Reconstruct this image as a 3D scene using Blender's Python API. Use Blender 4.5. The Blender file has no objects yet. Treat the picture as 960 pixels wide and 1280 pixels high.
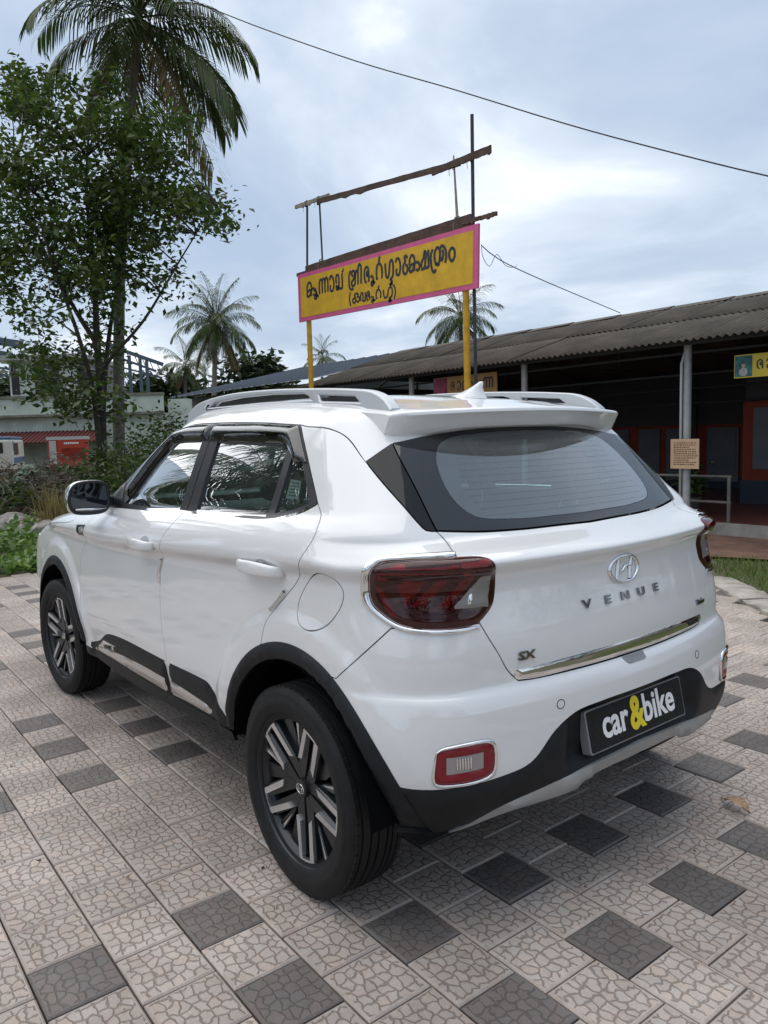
import bpy, bmesh, math, random
import numpy as np
from mathutils import Vector, Matrix, geometry

# ------------------------------------------------------------------ scene, camera, sky, sun
scene = bpy.context.scene
R = math.radians
CAM = np.array((-1.9591, 2.0181, 1.3949))
YAW, PITCH, ROLL, FPX = R(-37.961), R(-5.718), R(-1.587), 962.0
def cam_axes():
    f = np.array([math.cos(PITCH)*math.cos(YAW), math.cos(PITCH)*math.sin(YAW), math.sin(PITCH)])
    r = np.array([math.sin(YAW), -math.cos(YAW), 0.0]); u = np.cross(r, f)
    c, s = math.cos(ROLL), math.sin(ROLL)
    return f, c*r+s*u, -s*r+c*u
CF, CR, CU = cam_axes()
cd = bpy.data.cameras.new('camera'); cam = bpy.data.objects.new('camera', cd)
scene.collection.objects.link(cam)
cam.matrix_world = Matrix(((CR[0], CU[0], -CF[0], CAM[0]), (CR[1], CU[1], -CF[1], CAM[1]),
                           (CR[2], CU[2], -CF[2], CAM[2]), (0, 0, 0, 1)))
cd.sensor_fit = 'VERTICAL'; cd.sensor_height = 36.0; cd.lens = 36.0*FPX/1280.0
cd.clip_start = 0.05; cd.clip_end = 3000
scene.camera = cam
scene.view_settings.view_transform = 'Standard'; scene.view_settings.look = 'None'
scene.view_settings.gamma = 1.0; scene.view_settings.use_curve_mapping = False
scene.view_settings.exposure = 0.48

SUN_EL, SUN_AZ = R(64), R(12)      # azimuth measured counter-clockwise from +X
w = bpy.data.worlds.new('World'); scene.world = w; w.use_nodes = True
nt = w.node_tree; nt.nodes.clear()
def wn(t, **k):
    n = nt.nodes.new(t)
    for a, b in k.items(): setattr(n, a, b)
    return n
out = wn('ShaderNodeOutputWorld'); bg = wn('ShaderNodeBackground')
sky = wn('ShaderNodeTexSky', sky_type='NISHITA', sun_disc=False, sun_elevation=SUN_EL,
         sun_rotation=math.pi/2-SUN_AZ, air_density=1.0, dust_density=2.5, ozone_density=1.0)
tc = wn('ShaderNodeTexCoord'); sep = wn('ShaderNodeSeparateXYZ')
nt.links.new(tc.outputs['Generated'], sep.inputs[0])
# cloud layer: view direction projected on a high plane, so clouds shrink to the horizon
zz = wn('ShaderNodeMath', operation='MAXIMUM'); zz.inputs[1].default_value = 0.0
nt.links.new(sep.outputs['Z'], zz.inputs[0])
za = wn('ShaderNodeMath', operation='ADD'); za.inputs[1].default_value = 0.22
nt.links.new(zz.outputs[0], za.inputs[0])
dv = []
for ax in ('X', 'Y'):
    d = wn('ShaderNodeMath', operation='DIVIDE'); nt.links.new(sep.outputs[ax], d.inputs[0]); nt.links.new(za.outputs[0], d.inputs[1]); dv.append(d)
comb = wn('ShaderNodeCombineXYZ')
nt.links.new(dv[0].outputs[0], comb.inputs[0]); nt.links.new(dv[1].outputs[0], comb.inputs[1])
n1 = wn('ShaderNodeTexNoise'); n1.inputs['Scale'].default_value = 0.95; n1.inputs['Detail'].default_value = 6; n1.inputs['Roughness'].default_value = 0.55
n1.inputs['Distortion'].default_value = 0.35
mp = wn('ShaderNodeMapping'); mp.inputs['Location'].default_value = (9.4, 8.1, 0.4)
nt.links.new(comb.outputs[0], mp.inputs[0]); nt.links.new(mp.outputs[0], n1.inputs['Vector'])
cr = wn('ShaderNodeValToRGB'); cr.color_ramp.elements[0].position = 0.37; cr.color_ramp.elements[1].position = 0.68
cr.color_ramp.elements[0].color = (3.2, 4.0, 5.2, 1); cr.color_ramp.elements[1].color = (8.6, 8.8, 9.0, 1)
e = cr.color_ramp.elements.new(0.48); e.color = (4.0, 4.75, 5.8, 1); e = cr.color_ramp.elements.new(0.57); e.color = (5.4, 6.0, 6.8, 1)
nt.links.new(n1.outputs['Fac'], cr.inputs[0])
mix = wn('ShaderNodeMix', data_type='RGBA'); mix.inputs[0].default_value = 0.90
nt.links.new(sky.outputs[0], mix.inputs['A']); nt.links.new(cr.outputs[0], mix.inputs['B'])
bg.inputs['Strength'].default_value = 0.108
nt.links.new(mix.outputs['Result'], bg.inputs[0]); nt.links.new(bg.outputs[0], out.inputs[0])

sd = bpy.data.lights.new('sun', 'SUN'); sd.energy = 1.6; sd.angle = R(95); sd.color = (1.0, 0.95, 0.87)
sun = bpy.data.objects.new('sun', sd); scene.collection.objects.link(sun)
sdir = Vector((math.cos(SUN_EL)*math.cos(SUN_AZ), math.cos(SUN_EL)*math.sin(SUN_AZ), math.sin(SUN_EL)))
sun.rotation_euler = sdir.to_track_quat('Z', 'Y').to_euler(); sun.location = (0, 0, 30)
COL = scene.collection
rng = random.Random(7); nrng = np.random.default_rng(7)
# ------------------------------------------------------------------ car body: one implicit surface, panels are cut out of it
def table(knots, lo, hi, sm=0.0):
    """smooth lookup through knots: monotone cubic, then a little blur of width sm"""
    k = np.array(knots, float); xs, ys = k[:, 0], k[:, 1]
    h = np.diff(xs); dl = np.diff(ys)/h; m = np.zeros(len(xs))
    m[1:-1] = np.where(dl[:-1]*dl[1:] > 0, 2*dl[:-1]*dl[1:]/(dl[:-1]+dl[1:]+1e-12), 0); m[0], m[-1] = dl[0], dl[-1]
    g = np.linspace(lo, hi, 3000); gc = np.clip(g, xs[0], xs[-1]); i = np.clip(np.searchsorted(xs, gc)-1, 0, len(h)-1)
    t = (gc-xs[i])/h[i]
    v = (2*t**3-3*t**2+1)*ys[i]+(t**3-2*t**2+t)*h[i]*m[i]+(-2*t**3+3*t**2)*ys[i+1]+(t**3-t**2)*h[i]*m[i+1]
    v += np.where(g > xs[-1], (g-xs[-1])*m[-1], 0)+np.where(g < xs[0], (g-xs[0])*m[0], 0)
    if sm > 0:
        n = max(1, int(sm/(g[1]-g[0]))); ker = np.hanning(2*n+3); ker /= ker.sum()
        v = np.convolve(np.pad(v, n+1, mode='edge'), ker, 'valid')
    return lambda q: np.interp(q, g, v)
W_Z = table([(.10,.74),(.18,.79),(.25,.828),(.33,.846),(.42,.856),(.50,.869),(.56,.873),(.66,.871),(.78,.867),(.88,.8610),(.920,.8585),(.935,.8590),
             (.984,.8850),(.992,.8855),(1.03,.874),(1.07,.85),(1.10,.824),(1.118,.806),(1.14,.793),(1.25,.738),(1.35,.686),(1.45,.628),(1.5,.592),(1.62,.48)], .05, 1.7, .005)
XR_Z = table([(.16,-.30),(.22,-.44),(.29,-.545),(.36,-.60),(.43,-.625),(.50,-.634),(.58,-.636),(.65,-.63),(.685,-.618),(.70,-.598),(.715,-.594),(.76,-.594),(.85,-.583),
              (.93,-.567),(.985,-.561),(1.012,-.566),(1.032,-.584),(1.044,-.587),(1.058,-.568),(1.085,-.48),(1.10,-.44),(1.12,-.42),(1.25,-.302),(1.40,-.168),(1.5,-.075),(1.6,.02)], .05, 1.7, .0045)
XR_S = table([(.16,-.30),(.22,-.44),(.29,-.545),(.36,-.60),(.43,-.625),(.50,-.634),(.58,-.636),(.65,-.63),(.685,-.618),(.70,-.598),(.715,-.594),(.76,-.594),(.85,-.583),
              (.93,-.567),(.985,-.561),(1.012,-.566),(1.032,-.584),(1.044,-.587),(1.058,-.568),(1.085,-.48),(1.10,-.44),(1.12,-.42),(1.25,-.302),(1.40,-.168),(1.5,-.075),(1.6,.02)], .05, 1.7, .10)
XF_Z = table([(.15,3.05),(.25,3.22),(.4,3.31),(.6,3.33),(.78,3.31),(.86,3.26),(.91,3.17),(.95,3.02),(1.0,2.75),(1.04,2.45),(1.065,2.23),(1.09,2.12),(1.2,1.94),(1.4,1.63),(1.5,1.46),(1.6,1.28)], .05, 1.7, .012)
ZT_X = table([(-.6,1.43),(-.25,1.474),(0,1.512),(.2,1.534),(.5,1.555),(.9,1.562),(1.2,1.55),(1.5,1.505),(1.8,1.43)], -1, 3.5, .05)
def smst(t): t = np.clip(t, 0, 1); return t*t*(3-2*t)
def rmax(a, b, r):
    u = np.maximum(a+r, 0); v = np.maximum(b+r, 0)
    return np.minimum(np.maximum(a, b), -r)+np.sqrt(u*u+v*v)
def bodyD(P):
    x, y, z = P[:, 0], P[:, 1], P[:, 2]; ay = np.abs(y)
    zs = z-np.where(z > .8, np.clip(.045*(1.0-x), -.03, .06)*smst((z-.80)/.15), 0)
    wd = W_Z(zs)-np.where(x < 1.1, .016, .012)*(x-1.1)**2
    for xc in (0.0, 2.5):
        rho = np.sqrt((x-xc)**2+(z-.33)**2)
        wd = wd+.013*smst((.56-rho)/.06)*smst((1.0-z)/.15)
    ds = ay-wd
    cy = .20-.05*smst((z-1.04)/.08)
    slope = np.clip((XR_S(z+.02)-XR_S(z-.02))/.04, -1.0, 1.2)
    dr = (XR_Z(z)+cy*y*y-x)/np.sqrt(1+slope**2)
    sl2 = (XF_Z(z+.004)-XF_Z(z-.004))/.008
    df = (x-XF_Z(z)+.22*y*y)/np.sqrt(1+sl2**2)
    rr = .20+.04*smst((z-.8)/.15)-.10*smst((z-1.04)/.1)
    d = np.where(x < 1.2, rmax(ds, dr, rr), rmax(ds, df, .12))
    return rmax(d, z-(ZT_X(x)-.10*y*y), .07-.035*smst((.20-x)/.25))
def bodyN(P, h=.0015):
    g = np.stack([bodyD(P+np.eye(3)[i]*h)-bodyD(P-np.eye(3)[i]*h) for i in range(3)], 1)
    return g/np.maximum(np.linalg.norm(g, axis=1, keepdims=True), 1e-9)
def march(O, Dr, tmax, n=90, dfun=None):
    f = dfun or bodyD
    t0 = np.zeros(len(O)); t1 = np.full(len(O), np.nan)
    prev = np.zeros(len(O)); done = np.zeros(len(O), bool)
    for k in range(1, n+1):
        t = np.full(len(O), tmax*k/n); a = ~done
        if not a.any(): break
        v = f(O[a]+Dr[a]*t[a, None]); hit = np.zeros(len(O), bool); hit[a] = v < 0
        t1[hit] = t[hit]; t0[hit] = prev[hit]; done |= hit; prev = t
    ok = ~np.isnan(t1); lo, hi = t0.copy(), np.where(ok, t1, 0)
    for k in range(22):
        mid = (lo+hi)/2; v = f(O+Dr*mid[:, None]); ins = v < 0
        hi = np.where(ins, mid, hi); lo = np.where(ins, lo, mid)
    Pp = O+Dr*hi[:, None]; Pp[~ok] = np.nan
    return Pp
# 'corner', 'screen' and 'nose' coordinates turn about a vertical axis at these x; s = 0.9*angle, side = 90 deg, rear centre = 180 deg
AXIS = {'corner': .30, 'screen': .75, 'nose': 2.30}
def surf(mode, q):
    q = np.asarray(q, float); n = len(q); O = np.zeros((n, 3)); Dd = np.zeros((n, 3))
    if mode == 'side': O[:, 0] = q[:, 0]; O[:, 1] = 1.1; O[:, 2] = q[:, 1]; Dd[:, 1] = -1; tm = 1.1
    elif mode == 'top': O[:, 0] = q[:, 0]; O[:, 1] = q[:, 1]; O[:, 2] = 1.75; Dd[:, 2] = -1; tm = 1.3
    elif mode == 'front': O[:, 0] = 3.5; O[:, 1] = q[:, 0]; O[:, 2] = q[:, 1]; Dd[:, 0] = -1; tm = 3
    elif mode == 'roll':
        a = q[:, 1]/.7; O[:, 0] = q[:, 0]; Dd[:, 1] = np.sin(a); Dd[:, 2] = np.cos(a); tm = 1.0
        O[:, 1] = Dd[:, 1]; O[:, 2] = 1.0+Dd[:, 2]; Dd = -Dd
    else:
        a = q[:, 0]/.9; Dd[:, 0] = np.cos(a); Dd[:, 1] = np.sin(a); tm = 1.4; x0 = AXIS[mode]
        O[:, 0] = x0+1.4*Dd[:, 0]; O[:, 1] = 1.4*Dd[:, 1]; O[:, 2] = q[:, 1]; Dd = -Dd
    return march(O, Dd, tm)
def inv(mode, P):
    P = np.asarray(P, float)
    if mode == 'side': return P[:, [0, 2]]
    if mode == 'top': return P[:, [0, 1]]
    if mode == 'roll': return np.stack([P[:, 0], .7*np.arctan2(P[:, 1], P[:, 2]-1.0)], 1)
    if mode == 'front': return P[:, [1, 2]]
    return np.stack([.9*np.arctan2(P[:, 1], P[:, 0]-AXIS[mode]), P[:, 2]], 1)
# ------------------------------------------------------------------ mesh helpers
def mk(name, verts, faces, mat=None, parent=None, normals=None, smooth=False):
    me = bpy.data.meshes.new(name); me.from_pydata([tuple(map(float, v)) for v in verts], [], [tuple(map(int, f)) for f in faces])
    if smooth: me.polygons.foreach_set('use_smooth', [True]*len(me.polygons))
    if mat: me.materials.append(mat)
    if normals is not None:
        me.normals_split_custom_set_from_vertices([tuple(map(float, n)) for n in normals])
    me.update()
    o = bpy.data.objects.new(name, me); COL.objects.link(o)
    if parent: o.parent = parent
    return o
def empty(name, loc=(0, 0, 0), rz=0):
    o = bpy.data.objects.new(name, None); COL.objects.link(o); o.location = loc; o.rotation_euler = (0, 0, rz)
    o.empty_display_size = .2
    return o
def tag(o, label=None, cat=None, group=None, kind=None):
    if label: o['label'] = label
    if cat: o['category'] = cat
    if group: o['group'] = group
    if kind: o['kind'] = kind
    return o
class MB:
    """collects simple solids, built as one mesh"""
    def __init__(s): s.v = []; s.f = []
    def add(s, v, f):
        n = len(s.v); s.v += [tuple(p) for p in v]; s.f += [tuple(i+n for i in q) for q in f]; return s
    def box(s, lo, hi, M=None):
        x0, y0, z0 = lo; x1, y1, z1 = hi
        v = [Vector(p) for p in ((x0,y0,z0),(x1,y0,z0),(x1,y1,z0),(x0,y1,z0),(x0,y0,z1),(x1,y0,z1),(x1,y1,z1),(x0,y1,z1))]
        if M is not None: v = [M @ p for p in v]
        return s.add(v, [(0,3,2,1),(4,5,6,7),(0,1,5,4),(1,2,6,5),(2,3,7,6),(3,0,4,7)])
    def bar(s, a, b, wdt, hgt, up=(0, 0, 1)):
        a, b = Vector(a), Vector(b); d = (b-a).normalized(); u = Vector(up); sd = d.cross(u)
        if sd.length < 1e-4: sd = d.cross(Vector((1, 0, 0)))
        sd.normalize(); u = sd.cross(d).normalized(); v = []
        for p in (a, b):
            for i, j in ((-1,-1),(1,-1),(1,1),(-1,1)): v.append(p+sd*i*wdt/2+u*j*hgt/2)
        return s.add(v, [(0,3,2,1),(4,5,6,7),(0,1,5,4),(1,2,6,5),(2,3,7,6),(3,0,4,7)])
    def tube(s, pts, rad, n=8, cap=True):
        pts = [Vector(p) for p in pts]; k = len(pts); rad = rad if hasattr(rad, '__len__') else [rad]*k; v = []; f = []
        prev = None
        for i, p in enumerate(pts):
            d = (pts[min(i+1, k-1)]-pts[max(i-1, 0)]).normalized()
            if prev is None: a = d.orthogonal().normalized()
            else: a = (prev-d*prev.dot(d)).normalized()
            prev = a; b = d.cross(a)
            for j in range(n):
                t = 2*math.pi*j/n; v.append(p+(a*math.cos(t)+b*math.sin(t))*rad[i])
        for i in range(k-1):
            for j in range(n): f.append((i*n+j, i*n+(j+1) % n, (i+1)*n+(j+1) % n, (i+1)*n+j))
        if cap: f.append(tuple(range(n-1, -1, -1))); f.append(tuple((k-1)*n+j for j in range(n)))
        return s.add(v, f)
    def lathe(s, prof, n=48, axis='y', c=(0, 0, 0), close=False):
        v = []; f = []; m = len(prof)
        for j in range(n):
            t = 2*math.pi*j/n
            for r, h in prof:
                if axis == 'y': v.append((c[0]+r*math.cos(t), c[1]+h, c[2]+r*math.sin(t)))
                else: v.append((c[0]+r*math.cos(t), c[1]+r*math.sin(t), c[2]+h))
        for j in range(n):
            j2 = (j+1) % n
            for i in range(m if close else m-1):
                i2 = (i+1) % m
                q = (j*m+i, j*m+i2, j2*m+i2, j2*m+i)
                f.append(q if axis == 'y' else q[::-1])
        return s.add(v, f)
    def build(s, name, mat=None, parent=None, smooth=False, bevel=0, seg=2, auto=None):
        o = mk(name, s.v, s.f, mat, parent, smooth=smooth or bevel > 0)
        if bevel > 0:
            b = o.modifiers.new('bevel', 'BEVEL'); b.width = bevel; b.segments = seg; b.limit_method = 'ANGLE'; b.angle_limit = R(35)
            b.harden_normals = True
        elif auto: sharp(o, auto)
        return o
def sharp(o, ang=35):
    """smooth shading with edges steeper than ang kept sharp"""
    bm = bmesh.new(); bm.from_mesh(o.data); lim = R(ang)
    for e in bm.edges:
        e.smooth = not (len(e.link_faces) == 2 and e.calc_face_angle(0) > lim)
    for fc in bm.faces: fc.smooth = True
    bm.to_mesh(o.data); bm.free(); return o
def catmull(pts, step):
    p = np.array(pts, float)
    if len(p) == 2:
        n = max(1, int(np.linalg.norm(p[1]-p[0])/step)); return p[0]+(p[1]-p[0])*np.linspace(0, 1, n+1)[:, None]
    q = np.vstack([2*p[0]-p[1], p, 2*p[-1]-p[-2]]); outp = []
    for i in range(1, len(q)-2):
        n = max(1, int(math.ceil(np.linalg.norm(q[i+1]-q[i])/step)))
        # centripetal knots keep the curve from overshooting
        ta = 0; tb = ta+max(np.linalg.norm(q[i]-q[i-1]), 1e-6)**.5; tcc = tb+max(np.linalg.norm(q[i+1]-q[i]), 1e-6)**.5; td = tcc+max(np.linalg.norm(q[i+2]-q[i+1]), 1e-6)**.5
        for k in range(n):
            t = tb+(tcc-tb)*k/n
            A1 = (tb-t)/(tb-ta)*q[i-1]+(t-ta)/(tb-ta)*q[i]; A2 = (tcc-t)/(tcc-tb)*q[i]+(t-tb)/(tcc-tb)*q[i+1]; A3 = (td-t)/(td-tcc)*q[i+1]+(t-tcc)/(td-tcc)*q[i+2]
            B1 = (tcc-t)/(tcc-ta)*A1+(t-ta)/(tcc-ta)*A2; B2 = (td-t)/(td-tb)*A2+(t-tb)/(td-tb)*A3
            outp.append((tcc-t)/(tcc-tb)*B1+(t-tb)/(tcc-tb)*B2)
    outp.append(p[-1]); return np.array(outp)
def loop(segs, step=.02, closed_smooth=False):
    if closed_smooth:
        p = list(segs); k = len(p); c = catmull(p[-2:]+p+p[:2], step)
        # keep the middle turn only
        i0 = np.argmin(np.linalg.norm(c-np.array(p[0]), axis=1)); d = np.linalg.norm(c-np.array(p[0]), axis=1); d[:i0+3] = 9
        i1 = i0+3+np.argmin(d[i0+3:]); return c[i0:i1]
    pts = []
    for s_ in segs:
        c = catmull(s_, step)
        for q in c:
            if not pts or np.linalg.norm(q-pts[-1]) > min(step*.12, .0006): pts.append(q)
    while np.linalg.norm(pts[0]-pts[-1]) < min(step*.12, .0006): pts.pop()
    return np.array(pts)
def area2(p): return float(np.sum(p[:, 0]*np.roll(p[:, 1], -1)-np.roll(p[:, 0], -1)*p[:, 1])/2)
def inset(p, g):
    """move a closed polygon inward by g"""
    sgn = 1 if area2(p) > 0 else -1
    e = np.roll(p, -1, 0)-p; e /= np.maximum(np.linalg.norm(e, axis=1, keepdims=True), 1e-9); n = np.stack([-e[:, 1], e[:, 0]], 1)*sgn
    m = n+np.roll(n, 1, 0); l = np.linalg.norm(m, axis=1, keepdims=True); m = m/np.maximum(l, .5)
    c = np.clip(np.sum(m*n, 1, keepdims=True), .5, 1)
    return p+m*g/c
def inpoly(q, poly):
    x, y = q[:, 0], q[:, 1]; r = np.zeros(len(q), bool); a = poly; b = np.roll(poly, -1, 0)
    for (x1, y1), (x2, y2) in zip(a, b):
        c = ((y1 > y) != (y2 > y)); r ^= c & (x < (x2-x1)*(y-y1)/((y2-y1) if y2 != y1 else 1e-12)+x1)
    return r
def bdist(q, polys):
    d = np.full(len(q), 9.)
    for poly in polys:
        a = poly; b = np.roll(poly, -1, 0); e = b-a; L = np.maximum((e**2).sum(1), 1e-14)
        for i0 in range(0, len(q), 4000):
            qq = q[i0:i0+4000]; t = np.clip(((qq[:, None]-a[None])*e[None]).sum(2)/L, 0, 1)
            dd = np.linalg.norm(qq[:, None]-(a[None]+t[..., None]*e[None]), axis=2).min(1); d[i0:i0+4000] = np.minimum(d[i0:i0+4000], dd)
    return d
def tri2d(outer, holes=(), res=.03):
    polys = [outer]+list(holes); lo, hi = outer.min(0), outer.max(0); g = []
    ny = int((hi[1]-lo[1])/(res*.87))+2
    for j in range(ny):
        xs = np.arange(lo[0]+(res/2 if j % 2 else 0), hi[0]+res, res); g.append(np.stack([xs, np.full(len(xs), lo[1]+j*res*.87)], 1))
    g = np.vstack(g)
    ok = inpoly(g, outer)
    for h in holes: ok &= ~inpoly(g, h)
    g = g[ok]
    if len(g): g = g[bdist(g, polys) > res*.4]
    V = []; E = []
    for p in polys:
        n = len(V); V += [Vector(q) for q in p]; E += [(n+i, n+(i+1) % len(p)) for i in range(len(p))]
    nb = len(V); V += [Vector(q) for q in g]
    v2, e2, f2, ov, oe, of = geometry.delaunay_2d_cdt(V, E, [], 0, 1e-6)
    v2 = np.array([tuple(q) for q in v2]); cen = np.array([v2[list(f)].mean(0) for f in f2])
    ok = inpoly(cen, outer)
    for h in holes: ok &= ~inpoly(cen, h)
    F = [tuple(f) for f, k in zip(f2, ok) if k]
    return v2, F, polys
def panel(name, mode, outline, mat, parent, holes=(), res=.03, off=0.0, dome=None, flange=.014, gap=.0018, mirror=False, sag=None):
    """cut a panel out of the body surface; outline in the coordinates of mode"""
    outer = inset(outline, gap) if gap else outline; hs = [inset(h, -gap) if gap else h for h in holes]
    q, F, polys = tri2d(outer, hs, res)
    P = surf(mode, q); bad = np.isnan(P[:, 0])
    if bad.any():
        F = [f for f in F if not any(bad[i] for i in f)]; P[bad] = 0
    N = bodyN(P); o_ = np.full(len(P), off)
    if dome: o_ = o_+dome[0]*(1-(1-np.clip(bdist(q, polys)/dome[1], 0, 1))**2.2)
    if sag is not None: o_ = o_+sag(P)
    Q = P+N*o_[:, None]
    # outward orientation
    F2 = []
    for f in F:
        a, b, c = Q[f[0]], Q[f[1]], Q[f[2]]
        F2.append(f if np.dot(np.cross(b-a, c-a), N[f[0]]) > 0 else f[::-1])
    NN = N
    if dome or sag is not None:
        NN = np.zeros_like(Q)
        for f in F2:
            n = np.cross(Q[f[1]]-Q[f[0]], Q[f[2]]-Q[f[0]])
            for i in f: NN[i] += n
        NN /= np.maximum(np.linalg.norm(NN, axis=1, keepdims=True), 1e-12)
    verts = [tuple(p) for p in Q]; nor = [tuple(n) for n in NN]
    if flange:
        ec = {}
        for f in F2:
            for i in range(len(f)):
                a, b = f[i], f[(i+1) % len(f)]; ec.setdefault((min(a, b), max(a, b)), []).append((a, b))
        for k, l in ec.items():
            if len(l) == 1:
                a, b = l[0]; na = len(verts); d = Q[b]-Q[a]; sn = np.cross(d, N[a]); sn /= max(np.linalg.norm(sn), 1e-9)
                verts += [tuple(Q[a]), tuple(Q[b]), tuple(Q[b]-N[b]*flange), tuple(Q[a]-N[a]*flange)]; nor += [tuple(sn)]*4
                F2.append((na+1, na, na+3, na+2))
    o = mk(name, verts, F2, mat, parent, normals=nor, smooth=True); r = [o]
    if mirror:
        v = [(x, -y, z) for x, y, z in verts]; n2 = [(x, -y, z) for x, y, z in nor]
        r.append(mk(name, v, [f[::-1] for f in F2], mat, parent, normals=n2, smooth=True))
    return r
def ribbon(name, mode, a, b, mat, parent, h=.008, off=.001, step=.006, closed=False, mirror_s=False, prof=((0,0),(.06,.55),(.2,.9),(.5,1),(.8,.9),(.94,.55),(1,0))):
    """raised moulding between two outlines that run side by side"""
    def rs(p, n):
        p = catmull(p, step/2); d = np.concatenate([[0], np.cumsum(np.linalg.norm(np.diff(p, axis=0), axis=1))]); u = np.linspace(0, d[-1], n)
        return np.stack([np.interp(u, d, p[:, 0]), np.interp(u, d, p[:, 1])], 1)
    a = list(a)+([a[0]] if closed else []); b = list(b)+([b[0]] if closed else [])
    n = max(8, int(np.sum(np.linalg.norm(np.diff(np.array(a), axis=0), axis=1))/step)); A, B = rs(a, n), rs(b, n)
    if mirror_s: A[:, 0] = 2*SC-A[:, 0]; B[:, 0] = 2*SC-B[:, 0]
    m = len(prof); q = np.concatenate([A+(B-A)*u for u, _ in prof]); hh = np.concatenate([np.full(n, off+h*v) for _, v in prof])
    P = surf(mode, q); N = bodyN(P); Q = P+N*hh[:, None]; F = []
    for j in range(m-1):
        for i in range(n-1):
            f = (j*n+i, j*n+i+1, (j+1)*n+i+1, (j+1)*n+i)
            F.append(f if np.dot(np.cross(Q[f[1]]-Q[f[0]], Q[f[2]]-Q[f[0]]), N[f[0]]) > 0 else f[::-1])
    return mk(name, Q, F, mat, parent, smooth=True)
SC = .9*math.pi         # rear centre line in 'corner' coordinates
def sym(left):
    """close a left half outline (running from the centre line back to the centre line) with its mirror image"""
    p = np.asarray(left); m = p[::-1].copy(); m[:, 0] = 2*SC-m[:, 0]
    return np.vstack([p, m[1:-1]])
def text2d(s, size=1.0, depth=0.0, offset=0.0, res=3):
    cu = bpy.data.curves.new('lettering', 'FONT'); cu.body = s; cu.size = size; cu.extrude = depth; cu.offset = offset; cu.resolution_u = res
    cu.align_x = 'CENTER'
    o = bpy.data.objects.new('lettering', cu); COL.objects.link(o)
    dg = bpy.context.evaluated_depsgraph_get(); dg.update(); me = bpy.data.meshes.new_from_object(o.evaluated_get(dg))
    v = np.array([tuple(q.co) for q in me.vertices]); f = [tuple(p.vertices) for p in me.polygons]
    bpy.data.objects.remove(o); bpy.data.curves.remove(cu); bpy.data.meshes.remove(me)
    return v, f
def mirror_obj(o, parent=None):
    me = o.data.copy(); n = o.copy(); n.data = me; COL.objects.link(n); n.parent = parent or o.parent
    me.transform(Matrix.Diagonal((1, -1, 1, 1))); me.flip_normals()
    return n

# ------------------------------------------------------------------ materials
MATS = {}
def nmat(name):
    m = bpy.data.materials.new(name); m.use_nodes = True; MATS[name] = m
    return m, m.node_tree, m.node_tree.nodes['Principled BSDF']
def ND(t, typ, **k):
    n = t.nodes.new(typ)
    for a, b in k.items():
        if a.startswith('_'): n.inputs[a[1:].replace('_', ' ')].default_value = b
        else: setattr(n, a, b)
    return n
def pmat(name, col, rough=.5, metal=0, coat=0, coat_rough=.03, var=0, vscale=8, bump=0, bscale=60, spec=.5, rvar=0, det=6):
    m, t, b = nmat(name)
    b.inputs['Base Color'].default_value = (*col, 1); b.inputs['Roughness'].default_value = rough; b.inputs['Metallic'].default_value = metal
    b.inputs['Coat Weight'].default_value = coat; b.inputs['Coat Roughness'].default_value = coat_rough; b.inputs['Specular IOR Level'].default_value = spec
    if var or bump or rvar:
        tcn = ND(t, 'ShaderNodeTexCoord'); no = ND(t, 'ShaderNodeTexNoise', _Scale=vscale, _Detail=det, _Roughness=.6)
        t.links.new(tcn.outputs['Object'], no.inputs['Vector'])
        if var:
            mx = ND(t, 'ShaderNodeMix', data_type='RGBA'); mx.inputs['A'].default_value = (*[c*(1-var) for c in col], 1); mx.inputs['B'].default_value = (*[min(1, c*(1+var)) for c in col], 1)
            rp = ND(t, 'ShaderNodeMapRange'); rp.inputs['From Min'].default_value = .3; rp.inputs['From Max'].default_value = .7
            t.links.new(no.outputs['Fac'], rp.inputs['Value']); t.links.new(rp.outputs['Result'], mx.inputs['Factor']); t.links.new(mx.outputs['Result'], b.inputs['Base Color'])
        if rvar:
            r2 = ND(t, 'ShaderNodeMapRange'); r2.inputs['From Min'].default_value = .3; r2.inputs['From Max'].default_value = .7
            r2.inputs['To Min'].default_value = max(0, rough-rvar); r2.inputs['To Max'].default_value = rough+rvar
            t.links.new(no.outputs['Fac'], r2.inputs['Value']); t.links.new(r2.outputs['Result'], b.inputs['Roughness'])
        if bump:
            nb = ND(t, 'ShaderNodeTexNoise', _Scale=bscale, _Detail=4); t.links.new(tcn.outputs['Object'], nb.inputs['Vector'])
            bp = ND(t, 'ShaderNodeBump', _Strength=bump, _Distance=.01); t.links.new(nb.outputs['Fac'], bp.inputs['Height']); t.links.new(bp.outputs['Normal'], b.inputs['Normal'])
    return m
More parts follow.
